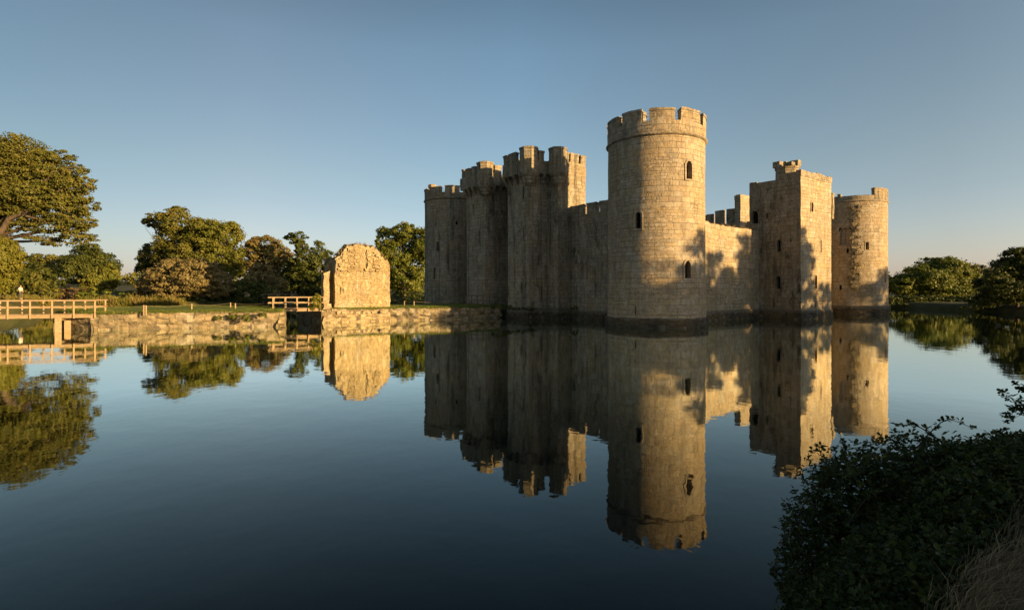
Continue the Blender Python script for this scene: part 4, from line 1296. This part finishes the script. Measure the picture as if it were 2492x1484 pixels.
# right bank
tree('round_tree', 'wide low sunlit tree right of the castle, its crown reaching down to the bank', 'tree', 122, [(2290, 672, 60, 40), (2245, 680, 52, 36), (2310, 655, 44, 34), (2335, 690, 48, 34), (2275, 650, 40, 26), (2195, 690, 40, 28), (2270, 705, 70, 26)], (2290, Z(710, 122)), M['green'], dens=9.5, bias=.1)
tree('olive_tree', 'smaller olive tree behind, between the wide low tree and the dark tree', 'tree', 138, [(2365, 668, 40, 28), (2395, 675, 30, 26), (2350, 690, 40, 28)], (2370, Z(700, 138)), M['oak'], dens=9.3)
tree('dark_tree', 'dark tree at the right edge of the picture overhanging the water', 'tree', 76, [(2455, 665, 46, 40), (2425, 690, 42, 36), (2490, 640, 48, 42), (2470, 620, 26, 20), (2510, 690, 50, 45), (2460, 710, 66, 30), (2540, 640, 50, 60)], (2475, Z(700, 76)), M['oak_dark'], dens=9.2)
shrub('bank_scrub', 'dark scrub along the right bank below the trees', 'shrub', 97, [(X, 736 + 3 * (k % 2), 36, 19) for k, X in enumerate(range(2140, 2440, 22))], M['oak_dark'], leafpx=3.2, dens=9)
shrub('bank_scrub', 'dark scrub at the waterline under the rightmost tree', 'shrub', 81, [(X, 740, 36, 22) for X in range(2380, 2560, 24)], M['oak_dark'], leafpx=3.4)

# ------------------------------------------------------------------ trees on the west bank whose shadows fall on the castle
def wtree(label, x, y, top, r, name='bank_tree', leafm='green', low=2.0, dens=7):
    lob = [(x, y, top - r * .9, r * .8, r * .8, r * .9)]
    for k in range(5):
        a = k * 2 * PI / 5 + random.random()
        lob.append((x + .55 * r * math.cos(a), y + .55 * r * math.sin(a), top - r * random.uniform(1.2, 1.9), r * .6, r * .6, r * .6))
    zz = top - r * 2
    while zz > low:
        lob.append((x, y, zz, r * 1.05, r * 1.05, r * .8)); zz -= r * .8
    return tree(name, label, 'tree', 60, lob, ((x, y), max(top * .4, 2)), M[leafm], dens=dens, leafpx=6, world=True, base_z=1.0, limbs=False)
WG = 'trees on the near west bank beyond the right edge'
for lab, x, y, top, r in (
        ('leafy bank tree whose shadow covers the foot of the nearest round tower', -43, -17.0, 15.0, 4.4),
        ('lower leafy tree beside it, shading the left foot of the nearest round tower', -43, -12.4, 11.6, 3.5),
        ('tall ragged tree on the near bank shading the curtain wall', -43, -27.5, 14.3, 4.0),
        ('rounded tree on the near bank between two taller ones', -44, -22.5, 13.4, 3.4),
        ('narrow pointed tree whose shadow makes a peak on the square tower', -43, -33.6, 16.6, 3.3),
        ('low bushy tree shading the foot of the square tower', -43, -39.5, 10.0, 3.4),
        ('low bushy tree shading the short wall right of the square tower', -43, -48, 9.0, 3.6),
        ('bushy tree shading the foot of the right hand round tower', -43, -56.5, 12.0, 4.4),
        ('dense low tree filling the gap behind the ragged tall tree', -45, -30.5, 11.5, 3.4),
        ('dense low tree filling the gap behind the rounded tree', -45.5, -24.0, 10.8, 3.4),
        ('dense low tree behind the leafy tree with the longest shadow', -45.5, -15.6, 11.6, 3.6)):
    wtree(lab, x, y, top, r)
for lab, x, y, top, r in (
        ('bushy tree behind the camera shading the bramble', -46, 31, 8.5, 3.6),
        ('second bushy tree behind the camera shading the near bank', -44, 37, 8.0, 3.4),
        ('third bushy tree behind the camera shading the near grass', -45.5, 25, 7.5, 3.2)):
    wtree(lab, x, y, top, r)

# ------------------------------------------------------------------ footbridges
def footbridge(name, label, A, B, wid, zt, side, npost, rail_h=1.08, piers=(), ends=0.0, mat_='timber'):
    """A->B is the near edge of the deck, side = unit vector to the far edge"""
    A, B = Vector((*A, 0)), Vector((*B, 0)); t = (B - A).normalized(); sdv = Vector((*side, 0)); L = (B - A).length
    o = empty(name, tuple((A + B) / 2), label, 'footbridge')
    up = Vector((0, 0, 1))
    mb = MB()
    nb = int(L / .16)
    for k in range(nb):
        u0, u1 = L * k / nb, L * (k + 1) / nb - .012
        z = zt + random.uniform(-.006, .006)
        p = [A + t * u0 - sdv * .06, A + t * u1 - sdv * .06, A + t * u1 + sdv * (wid + .06), A + t * u0 + sdv * (wid + .06)]
        mb.hexa([q + up * (z - .06) for q in p] + [q + up * z for q in p], 5)
    mb.build('deck', M['timber'], o)
    mb = MB()
    for s_ in (.08, wid - .08):
        mb.bar(A + sdv * s_ + up * (zt - .19), B + sdv * s_ + up * (zt - .19), .14, .25)
    mb.build('beam', M['timber'], o)
    for s_ in (-.09, wid + .09):
        for k in range(npost):
            u = ends + (L - 2 * ends) * k / (npost - 1)
            m2 = MB()
            q = A + t * u + sdv * s_
            m2.bar(q + up * (zt - .34), q + up * (zt + rail_h - .02), .11, .11)
            m2.build('post', M[mat_], o)
        m2 = MB()
        q0, q1 = A + sdv * s_ - t * .15, B + sdv * s_ + t * .15
        m2.bar(q0 + up * (zt + rail_h), q1 + up * (zt + rail_h), .15, .09)
        m2.build('handrail', M[mat_], o)
        m2 = MB()
        ins = .06 if s_ < 0 else -.06
        m2.bar(q0 + sdv * ins + up * (zt + rail_h * .5), q1 + sdv * ins + up * (zt + rail_h * .5), .05, .12)
        m2.build('mid_rail', M[mat_], o)
    for u in piers:
        m2 = MB()
        q = A + t * u
        for s_ in (.12, wid - .12):
            c = q + sdv * s_
            m2.bar(c - up * 1.5, c + up * (zt - .3), .42, .42, 1)
        m2.bar(q + sdv * -.1 + up * (zt - .42), q + sdv * (wid + .1) + up * (zt - .42), .3, .2)
        m2.build('pier', M['timber'], o)
    return o
bt = Vector((2.0, 5.4)).normalized()
footbridge('footbridge', 'long wooden footbridge on a pier from the island to the left bank', (22.5, 42.3), (22.5 + bt.x * 20.4, 42.3 + bt.y * 20.4), 1.7, 1.36, (bt.y, -bt.x), 15, piers=(2.6, 8.5, 14.5))
b2 = Vector((-1.0, -3.6)).normalized()
footbridge('footbridge', 'short wooden footbridge between the island and the barbican ruin', (22.9, 29.0), (22.9 + b2.x * 4.9, 29.0 + b2.y * 4.9), 1.7, 1.5, (-b2.y, b2.x), 5, rail_h=1.05, ends=.3)
# wooden railing beside the gatehouse
rl = empty('wooden_railing', (18.9, 8.2, 1.4), 'dark wooden railing on the causeway in front of the gatehouse', 'railing')
ra, rb_ = Vector((*P(1134, 64.5), 0)), Vector((*P(1190, 63.0), 0))
zr = Z(718, 64)
for k in range(5):
    q = ra.lerp(rb_, k / 4)
    m2 = MB(); m2.bar(q + Vector((0, 0, 1.3)), q + Vector((0, 0, zr)), .11, .11); m2.build('post', M['timber_dark'], rl)
for z in (zr, (zr + 1.45) / 2):
    m2 = MB(); m2.bar(ra + Vector((0, 0, z)), rb_ + Vector((0, 0, z)), .1, .12); m2.build('rail', M['timber_dark'], rl)
# far rail on the east bank
fr_ = empty('far_railing', (*P(683, 93), 1.0), 'grey railing on the far bank beyond the short footbridge', 'railing')
fa, fb = Vector((*P(640, 91), 0)), Vector((*P(722, 89), 0))
for k in range(7):
    q = fa.lerp(fb, k / 6)
    m2 = MB(); m2.bar(q + Vector((0, 0, .6)), q + Vector((0, 0, 2.5)), .12, .12); m2.build('post', M['timber_dark'], fr_)
for z in (2.5, 1.8):
    m2 = MB(); m2.bar(fa + Vector((0, 0, z)), fb + Vector((0, 0, z)), .12, .16); m2.build('rail', M['timber_dark'], fr_)

# ------------------------------------------------------------------ rope fence posts on the lawns
def rope_post():
    m2 = MB()
    m2.lathe((0, 0), [(.06, -.3), (.06, .5), (.045, .54), (.0, .55)], 10, cap=False)
    return m2.build('rope_post', M['timber'], None)
RP = 'short wooden posts carrying the rope on the grass'
spots = [(349.6, 44.8, 'short pale rope post, left one of the leftmost pair on the island'), (355.4, 44.2, 'short pale rope post, right one of the leftmost pair on the island'),
         (466.5, 49.0, 'short pale rope post alone in the middle of the island lawn'), (561, 53, 'short pale rope post, left one of the pair nearer the short footbridge'), (572.6, 50.5, 'short pale rope post, right one of the pair nearer the short footbridge'),
         (984, 60.5, 'short pale rope post on the causeway, nearer the ruin'), (1007.5, 59.2, 'short pale rope post on the causeway, nearer the gatehouse')]
proto = rope_post()
tops = []
for i, (X, t, lab) in enumerate(spots):
    o = proto if i == 0 else proto.copy()
    if i:
        COL.objects.link(o)
    x, y = P(X, t)
    o.location = (x, y, 1.5)
    o['label'] = lab; o['category'] = 'post'; o['group'] = RP
    tops.append(Vector((x, y, 1.98)))
def rope(label, pts):
    m2 = MB(); Q = []
    for a, b_ in zip(pts, pts[1:]):
        for k in range(10):
            q = a.lerp(b_, k / 10); q.z -= math.sin(PI * k / 10) * min(.16, (b_ - a).length * .03); Q.append(q)
    Q.append(pts[-1])
    m2.tube(Q, .013, 5)
    m2.build('rope', M['rope'], None, label=label, cat='rope')
rope('sagging rope strung between the posts on the island', [Vector((*P(250, 45.5), 1.98)), tops[0], tops[2], tops[3], Vector((*P(650, 52.5), 1.98))])
rope('sagging rope strung between the posts on the causeway', [Vector((*P(950, 62), 1.98)), tops[5], tops[6], Vector((*P(1130, 63), 1.98))])
# hummock on the lawn, plants on walls
shrub('ivy_bush', 'small bright leafy plant at the ruin end of the short footbridge', 'plant', 50.2, [(768, 733, 15, 12), (772, 722, 11, 9), (760, 745, 10, 9), (776, 740, 9, 14)], M['lime'], leafpx=3.0, dens=9)
shrub('ivy_bush', 'dark trailing plant over the foot of the gatehouse plinth', 'plant', 58.5, [(1212, 745, 20, 6), (1235, 746, 14, 6), (1290, 750, 18, 4), (1260, 749, 20, 4), (1400, 750, 10, 6)], M['oak_dark'], leafpx=2.6)
def blades(name, label, pts, hmin, hmax, w_, m_, cat='weeds'):
    V = []; T = []
    for (x, y, z) in pts:
        a = random.random() * PI; w = random.uniform(.6, 1.3) * w_; h_ = random.uniform(hmin, hmax)
        dx, dy = math.cos(a) * w, math.sin(a) * w
        V.append([(x - dx, y - dy, z - .06), (x + dx, y + dy, z - .06), (x + random.gauss(0, .3) * h_, y + random.gauss(0, .3) * h_, z + h_)]); T.append(random.random())
    return fast_mesh(name, np.array(V), 3, m_, np.array(T), label=label, cat=cat)
blades('wall_weeds', 'grass and weeds growing along the broken top of the sunlit curtain wall', [(WX + random.uniform(.0, 1.6), y, 10.25 + max(0, .3 - abs(y + 8.2) * .12)) for y in [random.uniform(-19.3, -4.6) for _ in range(900)] if noise.noise(Vector((y * .9, 3, 1))) > -.25], .08, .42, .02, M['dry'])
rp_ = []
for _ in range(900):
    u = random.uniform(0, L_)
    q = Aw + (Bw - Aw) * (u / L_) - nrm * random.uniform(0, 2.5)
    rp_.append((q[0], q[1], float(np.interp(u, [p[0] for p in prof0], [p[1] for p in prof0])) + .05))
blades('wall_weeds', 'grass and weeds crowning the barbican ruin', rp_, .08, .4, .02, M['dry'])
shrub('island_weeds', 'dark weeds hanging over the island wall left of its right end', 'weeds', 47.2, [(565, 768, 30, 8), (600, 772, 24, 10), (530, 772, 26, 7), (640, 765, 22, 6)], M['green'], leafpx=2.4, depth=.4)

# ------------------------------------------------------------------ reeds of the far bank
V = []; T = []
for k in range(26000):
    X = random.uniform(-40, 445)
    t = 83 + random.uniform(0, 5) if X > 120 else 74 + random.uniform(0, 8)
    dens_ = .5 + .7 * noise.noise(Vector((X * .02, 3, 0)))
    if random.random() > dens_ + .35:
        continue
    x, y = P(X, t)
    h_ = random.uniform(.4, 1.6) * (1 + .75 * noise.noise(Vector((X * .045, t * .5, 0))) + .4 * noise.noise(Vector((X * .2, t, 3)))) * (.75 if X < 210 else 1)
    w = random.uniform(.03, .07); a = random.random() * PI
    dx, dy = math.cos(a) * w, math.sin(a) * w
    lx, ly = random.gauss(0, .4), random.gauss(0, .4)
    z0 = .25 if X > 120 else 1.0
    V.append([(x - dx, y - dy, z0), (x + dx, y + dy, z0), (x + lx + dx * .5, y + ly + dy * .5, z0 + h_), (x + lx - dx * .5, y + ly - dy * .5, z0 + h_)])
    T.append(min(1, max(0, random.gauss(.35 + .4 * noise.noise(Vector((X * .025, 7, 0))), .2))))
fast_mesh('reeds', np.array(V), 4, M['reed'], np.array(T), label='sunlit reeds along the far bank', kind='stuff')

# ------------------------------------------------------------------ person on the far bank
def person(loc, face):
    o = empty('person', loc, 'person in a pale top and dark trousers on the far bank', 'person')
    def skin(name, verts, edges, rad, m_, parent):
        me = bpy.data.meshes.new(name)
        me.from_pydata(verts, edges, [])
        ob = bpy.data.objects.new(name, me); COL.objects.link(ob)
        md = ob.modifiers.new('s', 'SKIN'); md.use_smooth_shade = True
        for v, r in zip(me.skin_vertices[0].data, rad):
            v.radius = r if isinstance(r, tuple) else (r, r)
        me.skin_vertices[0].data[0].use_root = True
        ob.modifiers.new('u', 'SUBSURF').levels = 1
        ob.modifiers['u'].render_levels = 1
        me.materials.append(m_)
        ob.parent = parent
        return ob
    ms = simple('skin_tone', (0.42, 0.27, 0.19), (0.48, 0.31, 0.22), 3, .6, 0)
    mt = simple('pale_cloth', (0.55, 0.5, 0.42), (0.65, 0.6, 0.5), 6, .9, 0)
    md_ = simple('dark_cloth', (0.05, 0.045, 0.04), (0.09, 0.08, 0.07), 6, .9, 0)
    mh = simple('brown_hair', (0.05, 0.035, 0.02), (0.09, 0.06, 0.03), 6, .9, 0)
    v = [(0, 0, .98), (0, 0, 1.2), (0, .0, 1.42), (0, .01, 1.52), (0, .02, 1.60), (0, .03, 1.72),
         (.19, 0, 1.40), (.25, .02, 1.14), (.24, .12, .92), (.24, .15, .83), (-.19, 0, 1.40), (-.26, .0, 1.13), (-.27, .06, .90), (-.27, .08, .80),
         (.1, 0, .92), (.11, .03, .5), (.12, 0, .08), (.12, .14, .04), (-.1, 0, .92), (-.12, -.02, .5), (-.13, -.06, .08), (-.13, .08, .04)]
    e = [(0, 1), (1, 2), (2, 3), (3, 4), (4, 5), (2, 6), (6, 7), (7, 8), (8, 9), (2, 10), (10, 11), (11, 12), (12, 13), (0, 14), (14, 15), (15, 16), (16, 17), (0, 18), (18, 19), (19, 20), (20, 21)]
    r = [(.15, .11), (.14, .1), (.13, .09), .055, .085, .075, .065, .05, .04, .035, .065, .05, .04, .035, .09, .065, .045, .04, .09, .065, .045, .04]
    skin('body', v, e, r, ms, o)
    skin('shirt', [(0, 0, .92), (0, 0, 1.2), (0, 0, 1.43), (.19, 0, 1.40), (.25, .02, 1.12), (-.19, 0, 1.40), (-.26, 0, 1.11)], [(0, 1), (1, 2), (2, 3), (3, 4), (2, 5), (5, 6)], [(.175, .13), (.165, .12), (.15, .11), .085, .07, .085, .07], mt, o)
    skin('trousers', [(0, 0, .95), (.1, 0, .9), (.11, .03, .5), (.12, 0, .1), (-.1, 0, .9), (-.12, -.02, .5), (-.13, -.06, .1)], [(0, 1), (1, 2), (2, 3), (0, 4), (4, 5), (5, 6)], [(.16, .12), .105, .082, .066, .105, .082, .066], md_, o)
    m2 = MB()
    m2.lathe((0, -.01), [(.02, 1.80), (.07, 1.785), (.1, 1.73), (.105, 1.66), (.09, 1.62)], 12)
    m2.build('hair', mh, None).parent = o
    o.rotation_euler = (0, 0, face)
    o.scale = (1.05, 1.05, 1.05)
    return o
px_, py_ = P(50, 70)
person((px_, py_, Z(727, 70)), 2.6)

# ------------------------------------------------------------------ bird swimming far right
dk = empty('duck', (*P(2429, 50), 0.0), 'small dark duck swimming under the rightmost tree', 'duck')
mb = MB()
x0, y0 = P(2429, 50)
ddir = (Vector((*P(2420, 50), 0)) - Vector((*P(2440, 50), 0))).normalized()
for (u, z, r) in ():
    pass
mb.tube([Vector((x0, y0, .05)) - ddir * .26 + Vector((0, 0, .06)), Vector((x0, y0, .06)) - ddir * .16, Vector((x0, y0, .07)), Vector((x0, y0, .09)) + ddir * .14, Vector((x0, y0, .2)) + ddir * .2, Vector((x0, y0, .27)) + ddir * .24, Vector((x0, y0, .25)) + ddir * .33], [.02, .09, .12, .09, .045, .055, .015], 10)
mb.build('body', M['timber_dark'], dk)

# ------------------------------------------------------------------ the bramble on the near bank
bram = empty('bramble_bush', (*P(2300, 5.0), .9), 'dark bramble bush on the near bank, lower right', 'bush')
BL = [(2200, 1290, 215, 225, 5.2), (2080, 1330, 165, 230, 5.0), (2330, 1250, 200, 170, 5.3), (2450, 1240, 180, 150, 5.5), (2000, 1420, 105, 180, 4.8), (2150, 1450, 200, 180, 4.5), (2310, 1400, 150, 140, 4.5), (2560, 1220, 140, 130, 5.6), (2420, 1190, 150, 110, 5.0), (2520, 1180, 120, 90, 5.0), (2260, 1460, 150, 150, 4.1), (2400, 1320, 130, 100, 4.4), (2330, 1190, 150, 120, 4.9), (2130, 1230, 130, 120, 4.9), (2480, 1290, 120, 80, 4.3), (2250, 1390, 120, 110, 3.9), (2350, 1280, 130, 110, 4.0), (2440, 1190, 110, 90, 4.2), (2180, 1480, 120, 90, 3.7), (2500, 1150, 90, 80, 4.6), (2300, 1420, 90, 70, 3.6), (2440, 1270, 100, 70, 3.8)]
lob = []
for X, Y, rx, ry, t in BL:
    x, y = P(X, t)
    lob.append((x, y, Z(Y, t), rx * t / FPX, rx * t / FPX * .8, ry * t / FPX))
def leaflets(cen, axis, nrm, size):
    """pointed, folded leaflets: 6 corners as two quads each"""
    s = size[:, None]
    side = unit(np.cross(nrm, axis)) * s * .34
    a = unit(axis) * s
    n_ = unit(nrm) * s * .12
    b0 = cen; m1 = cen + a * .45 - n_ * .4; tip = cen + a * 1.0 - n_ * .9
    lft = cen + a * .42 + side + n_; rgt = cen + a * .42 - side + n_
    l2 = cen + a * .75 + side * .62 + n_ * .3; r2 = cen + a * .75 - side * .62 + n_ * .3
    q1 = np.stack([b0, rgt, r2, tip], 1); q2 = np.stack([b0, tip, l2, lft], 1)
    return np.concatenate([q1, q2], 0)
CEN = []; AX = []; NR = []; SZ = []; TI = []
def spray(p, d, n_, s, ti):
    """a compound bramble leaf: three or five leaflets on one stalk"""
    d = np.array(d) / np.linalg.norm(d); n_ = np.array(n_) / np.linalg.norm(n_)
    sd_ = np.cross(n_, d); sd_ /= np.linalg.norm(sd_)
    for k, (a, f, l_) in enumerate(((0, .35, 1.0), (1.15, .3, .85), (-1.15, .3, .85))):
        dd = d * math.cos(a) + sd_ * math.sin(a)
        CEN.append(np.array(p) + d * s * (.5 if k == 0 else .3) + rng.normal(size=3) * .002)
        AX.append(dd + rng.normal(size=3) * .15); NR.append(n_ + rng.normal(size=3) * .25); SZ.append(s * l_); TI.append(ti)
for (x, y, z, rx, ry, rz) in lob:
    nl = int(2300 * (rx * rz) / .55)
    d = unit(rng.normal(size=(nl, 3)))
    rad = rng.uniform(.45, 1.03, nl) ** .6
    bump_ = np.array([1 + .16 * noise.noise(Vector(tuple(q * 3.1))) for q in d])
    for i in range(nl):
        p = np.array((x, y, z)) + d[i] * rad[i] * bump_[i] * np.array((rx, ry, rz))
        out = d[i] + rng.normal(size=3) * .6
        spray(p, out + np.array((0, 0, -.35)), d[i] * .7 + np.array((0, 0, .7)) + rng.normal(size=3) * .35, rng.uniform(.032, .058), np.clip(rng.normal(.45, .22), 0, 1))
def zg(x, y):
    dx, dy = x - GC[0], y - GC[1]
    a = math.atan2(dy, dx); dr = math.hypot(dx, dy) - shore_r(a); bz = bank_z(x, y)
    if dr < 0:
        return -1.0
    for (d0, f0), (d1, f1) in zip(RINGS[1:9], RINGS[2:10]):
        if d0 <= dr <= d1:
            return bz * (f0 + (f1 - f0) * (dr - d0) / (d1 - d0))
    return bz
for _ in range(9000):
    t = random.uniform(2.4, 6.2); lat = random.uniform(.5, 1.06) * t
    x = CX + t * FW[0] + lat * RT[0]; y = CY + t * FW[1] + lat * RT[1]
    z = zg(x, y)
    pX, pY = MIDX + FPX * lat / t, HOR - FPX * (z - CZ) / t
    e_ = 1484 - (pX - 2330) * 1.2 + 60 * noise.noise(Vector((x * 2.2, y * 2.2, 8)))
    if z < .1 or pY > e_ + 40:
        continue
    hh_ = .10 + .24 * (.5 + .5 * noise.noise(Vector((x * 1.6, y * 1.6, 2)))) * min(1, max(0, (e_ + 60 - pY) / 160))
    for q_ in range(2):
        spray((x + rng.normal() * .04, y + rng.normal() * .04, z + hh_ * random.random() ** .6), rng.normal(size=3) + np.array((0, 0, -.2)), np.array((0, 0, .8)) + rng.normal(size=3) * .45, rng.uniform(.032, .056), np.clip(rng.normal(.45, .22), 0, 1))
# arching canes with leaves along them
st = MB()
def cane(pts, r, leaves=True, s=.05):
    Pp = [np.array((*P(X, t), Z(Y, t))) for X, Y, t in pts]
    Q = []
    for i in range(len(Pp) - 1):
        a0 = Pp[max(i - 1, 0)]; a1 = Pp[i]; a2 = Pp[i + 1]; a3 = Pp[min(i + 2, len(Pp) - 1)]
        for k in range(6):
            u = k / 6
            Q.append(.5 * ((2 * a1) + (-a0 + a2) * u + (2 * a0 - 5 * a1 + 4 * a2 - a3) * u * u + (-a0 + 3 * a1 - 3 * a2 + a3) * u ** 3))
    Q.append(Pp[-1])
    n_ = len(Q)
    st.tube([tuple(q) for q in Q], [r * (1 - .7 * i / n_) for i in range(n_)], 6)
    if leaves:
        for i in range(1, n_):
            for _ in range(1 if random.random() < .75 else 2):
                dr = Q[i] - Q[i - 1]; dr /= np.linalg.norm(dr)
                sdir = rng.normal(size=3); sdir -= dr * sdir.dot(dr); sdir[2] = abs(sdir[2]) * .6
                spray(Q[i], sdir + dr * .5, np.array((0, 0, 1)) + rng.normal(size=3) * .5, rng.uniform(.7, 1.15) * s, np.clip(rng.normal(.5, .2), 0, 1))
CANES = [
    [(1925, 1300, 4.9), (1965, 1210, 4.95), (2040, 1130, 5.05), (2110, 1085, 5.1), (2190, 1068, 5.2), (2290, 1085, 5.3)],
    [(2120, 1170, 5.1), (2170, 1090, 5.2), (2215, 1055, 5.3), (2275, 1075, 5.3)],
    [(2230, 1090, 5.2), (2275, 1040, 5.25), (2310, 1020, 5.3), (2370, 1042, 5.35)],
    [(2300, 1080, 5.3), (2250, 1045, 5.25), (2220, 1032, 5.2), (2190, 1035, 5.2)],
    [(2000, 1190, 5.0), (2010, 1140, 5.0), (1998, 1105, 5.0), (1993, 1085, 5.0)],
    [(1915, 1380, 4.8), (1905, 1320, 4.8), (1925, 1250, 4.85), (1960, 1200, 4.9)],
    [(1930, 1470, 4.6), (1897, 1420, 4.6), (1885, 1380, 4.65), (1895, 1340, 4.7)],
    [(2350, 1080, 5.4), (2400, 1055, 5.5), (2450, 1062, 5.55), (2510, 1080, 5.6)],
    [(2420, 1100, 5.5), (2440, 1070, 5.5), (2438, 1045, 5.5)],
    [(2040, 1180, 4.9), (2090, 1130, 5.0), (2140, 1115, 5.0), (2200, 1125, 5.1), (2260, 1150, 5.2)],
    [(2060, 1280, 4.5), (2120, 1200, 4.6), (2190, 1170, 4.7), (2260, 1180, 4.8)],
    [(2300, 1330, 4.3), (2290, 1270, 4.4), (2310, 1200, 4.5), (2330, 1150, 4.7)],
    [(2180, 1400, 4.2), (2220, 1350, 4.25), (2290, 1320, 4.3), (2380, 1330, 4.35)],
    [(1940, 1484, 4.4), (1920, 1450, 4.45), (1925, 1410, 4.5), (1950, 1370, 4.5)]]
for c in CANES:
    cane(c, .0065)
for c in ([(2600, 1120, 6.6), (2540, 1040, 6.6), (2490, 985, 6.6), (2440, 955, 6.6)], [(2600, 1100, 6.8), (2550, 1010, 6.8), (2500, 955, 6.8), (2478, 935, 6.8)], [(2560, 1060, 6.7), (2510, 1010, 6.7), (2460, 990, 6.7)], [(2570, 1040, 6.7), (2520, 985, 6.7), (2470, 1000, 6.7), (2450, 1015, 6.7)]):
    cane(c, .006, True, .07)  # added twigs, standing in for a dark reflection on the water
    cane([(x + 6, y + 12, t + .1) for x, y, t in c], .004, True, .06)
for _ in range(60):
    X0 = random.uniform(2080, 2480); Y0 = random.uniform(1200, 1440); t0 = random.uniform(4.3, 5.0)
    dx = random.uniform(-90, 90)
    cane([(X0, Y0, t0), (X0 + dx * .5, Y0 - random.uniform(20, 70), t0), (X0 + dx, Y0 - random.uniform(20, 60), t0 + .05)], .004, True, .045)
q = leaflets(np.array(CEN), np.array(AX), np.array(NR), np.array(SZ))
fast_mesh('leaves', q, 4, M['bramble'], np.concatenate([np.array(TI)] * 2), bram)
so_ = st.build('stems', M['stem'], bram)
so_['kind'] = 'stuff'

# ------------------------------------------------------------------ grass of the near bank
V = []; T = []
for k in range(40000):
    t = random.uniform(2.3, 4.6); lat = random.uniform(.62, 1.04) * t
    x = CX + t * FW[0] + lat * RT[0]; y = CY + t * FW[1] + lat * RT[1]
    z = zg(x, y)
    pX, pY = MIDX + FPX * lat / t, HOR - FPX * (z - CZ) / t
    edge_ = 1484 - (pX - 2330) * 1.2 + 60 * noise.noise(Vector((x * 2.2, y * 2.2, 8)))
    if z < .2 or pY < edge_ - 30 or (pY < edge_ + 60 and random.random() < .6):
        continue
    dryness = noise.noise(Vector((x * 1.3, y * 1.3, 5))) * .5 + .55
    h_ = random.uniform(.10, .30); w = random.uniform(.0018, .004)
    wind = np.array((-.55, -.25)) * h_ + rng.normal(size=2) * h_ * .35
    a = random.random() * PI
    dx, dy = math.cos(a) * w, math.sin(a) * w
    m_ = (x + wind[0] * .45, y + wind[1] * .45, z + h_ * .65); e_ = (x + wind[0], y + wind[1], z + h_ * .85)
    V.append([(x - dx, y - dy, z - .02), (x + dx, y + dy, z - .02), (m_[0] + dx * .7, m_[1] + dy * .7, m_[2]), (m_[0] - dx * .7, m_[1] - dy * .7, m_[2])])
    V.append([(m_[0] - dx * .7, m_[1] - dy * .7, m_[2]), (m_[0] + dx * .7, m_[1] + dy * .7, m_[2]), (e_[0] + dx * .1, e_[1] + dy * .1, e_[2]), (e_[0] - dx * .1, e_[1] - dy * .1, e_[2])])
    ti = min(1, max(0, random.gauss(dryness, .2)))
    T += [ti, ti]
fast_mesh('grass', np.array(V), 4, M['dry'], np.array(T), label='dry tangled grass on the near bank, bottom right', kind='stuff')
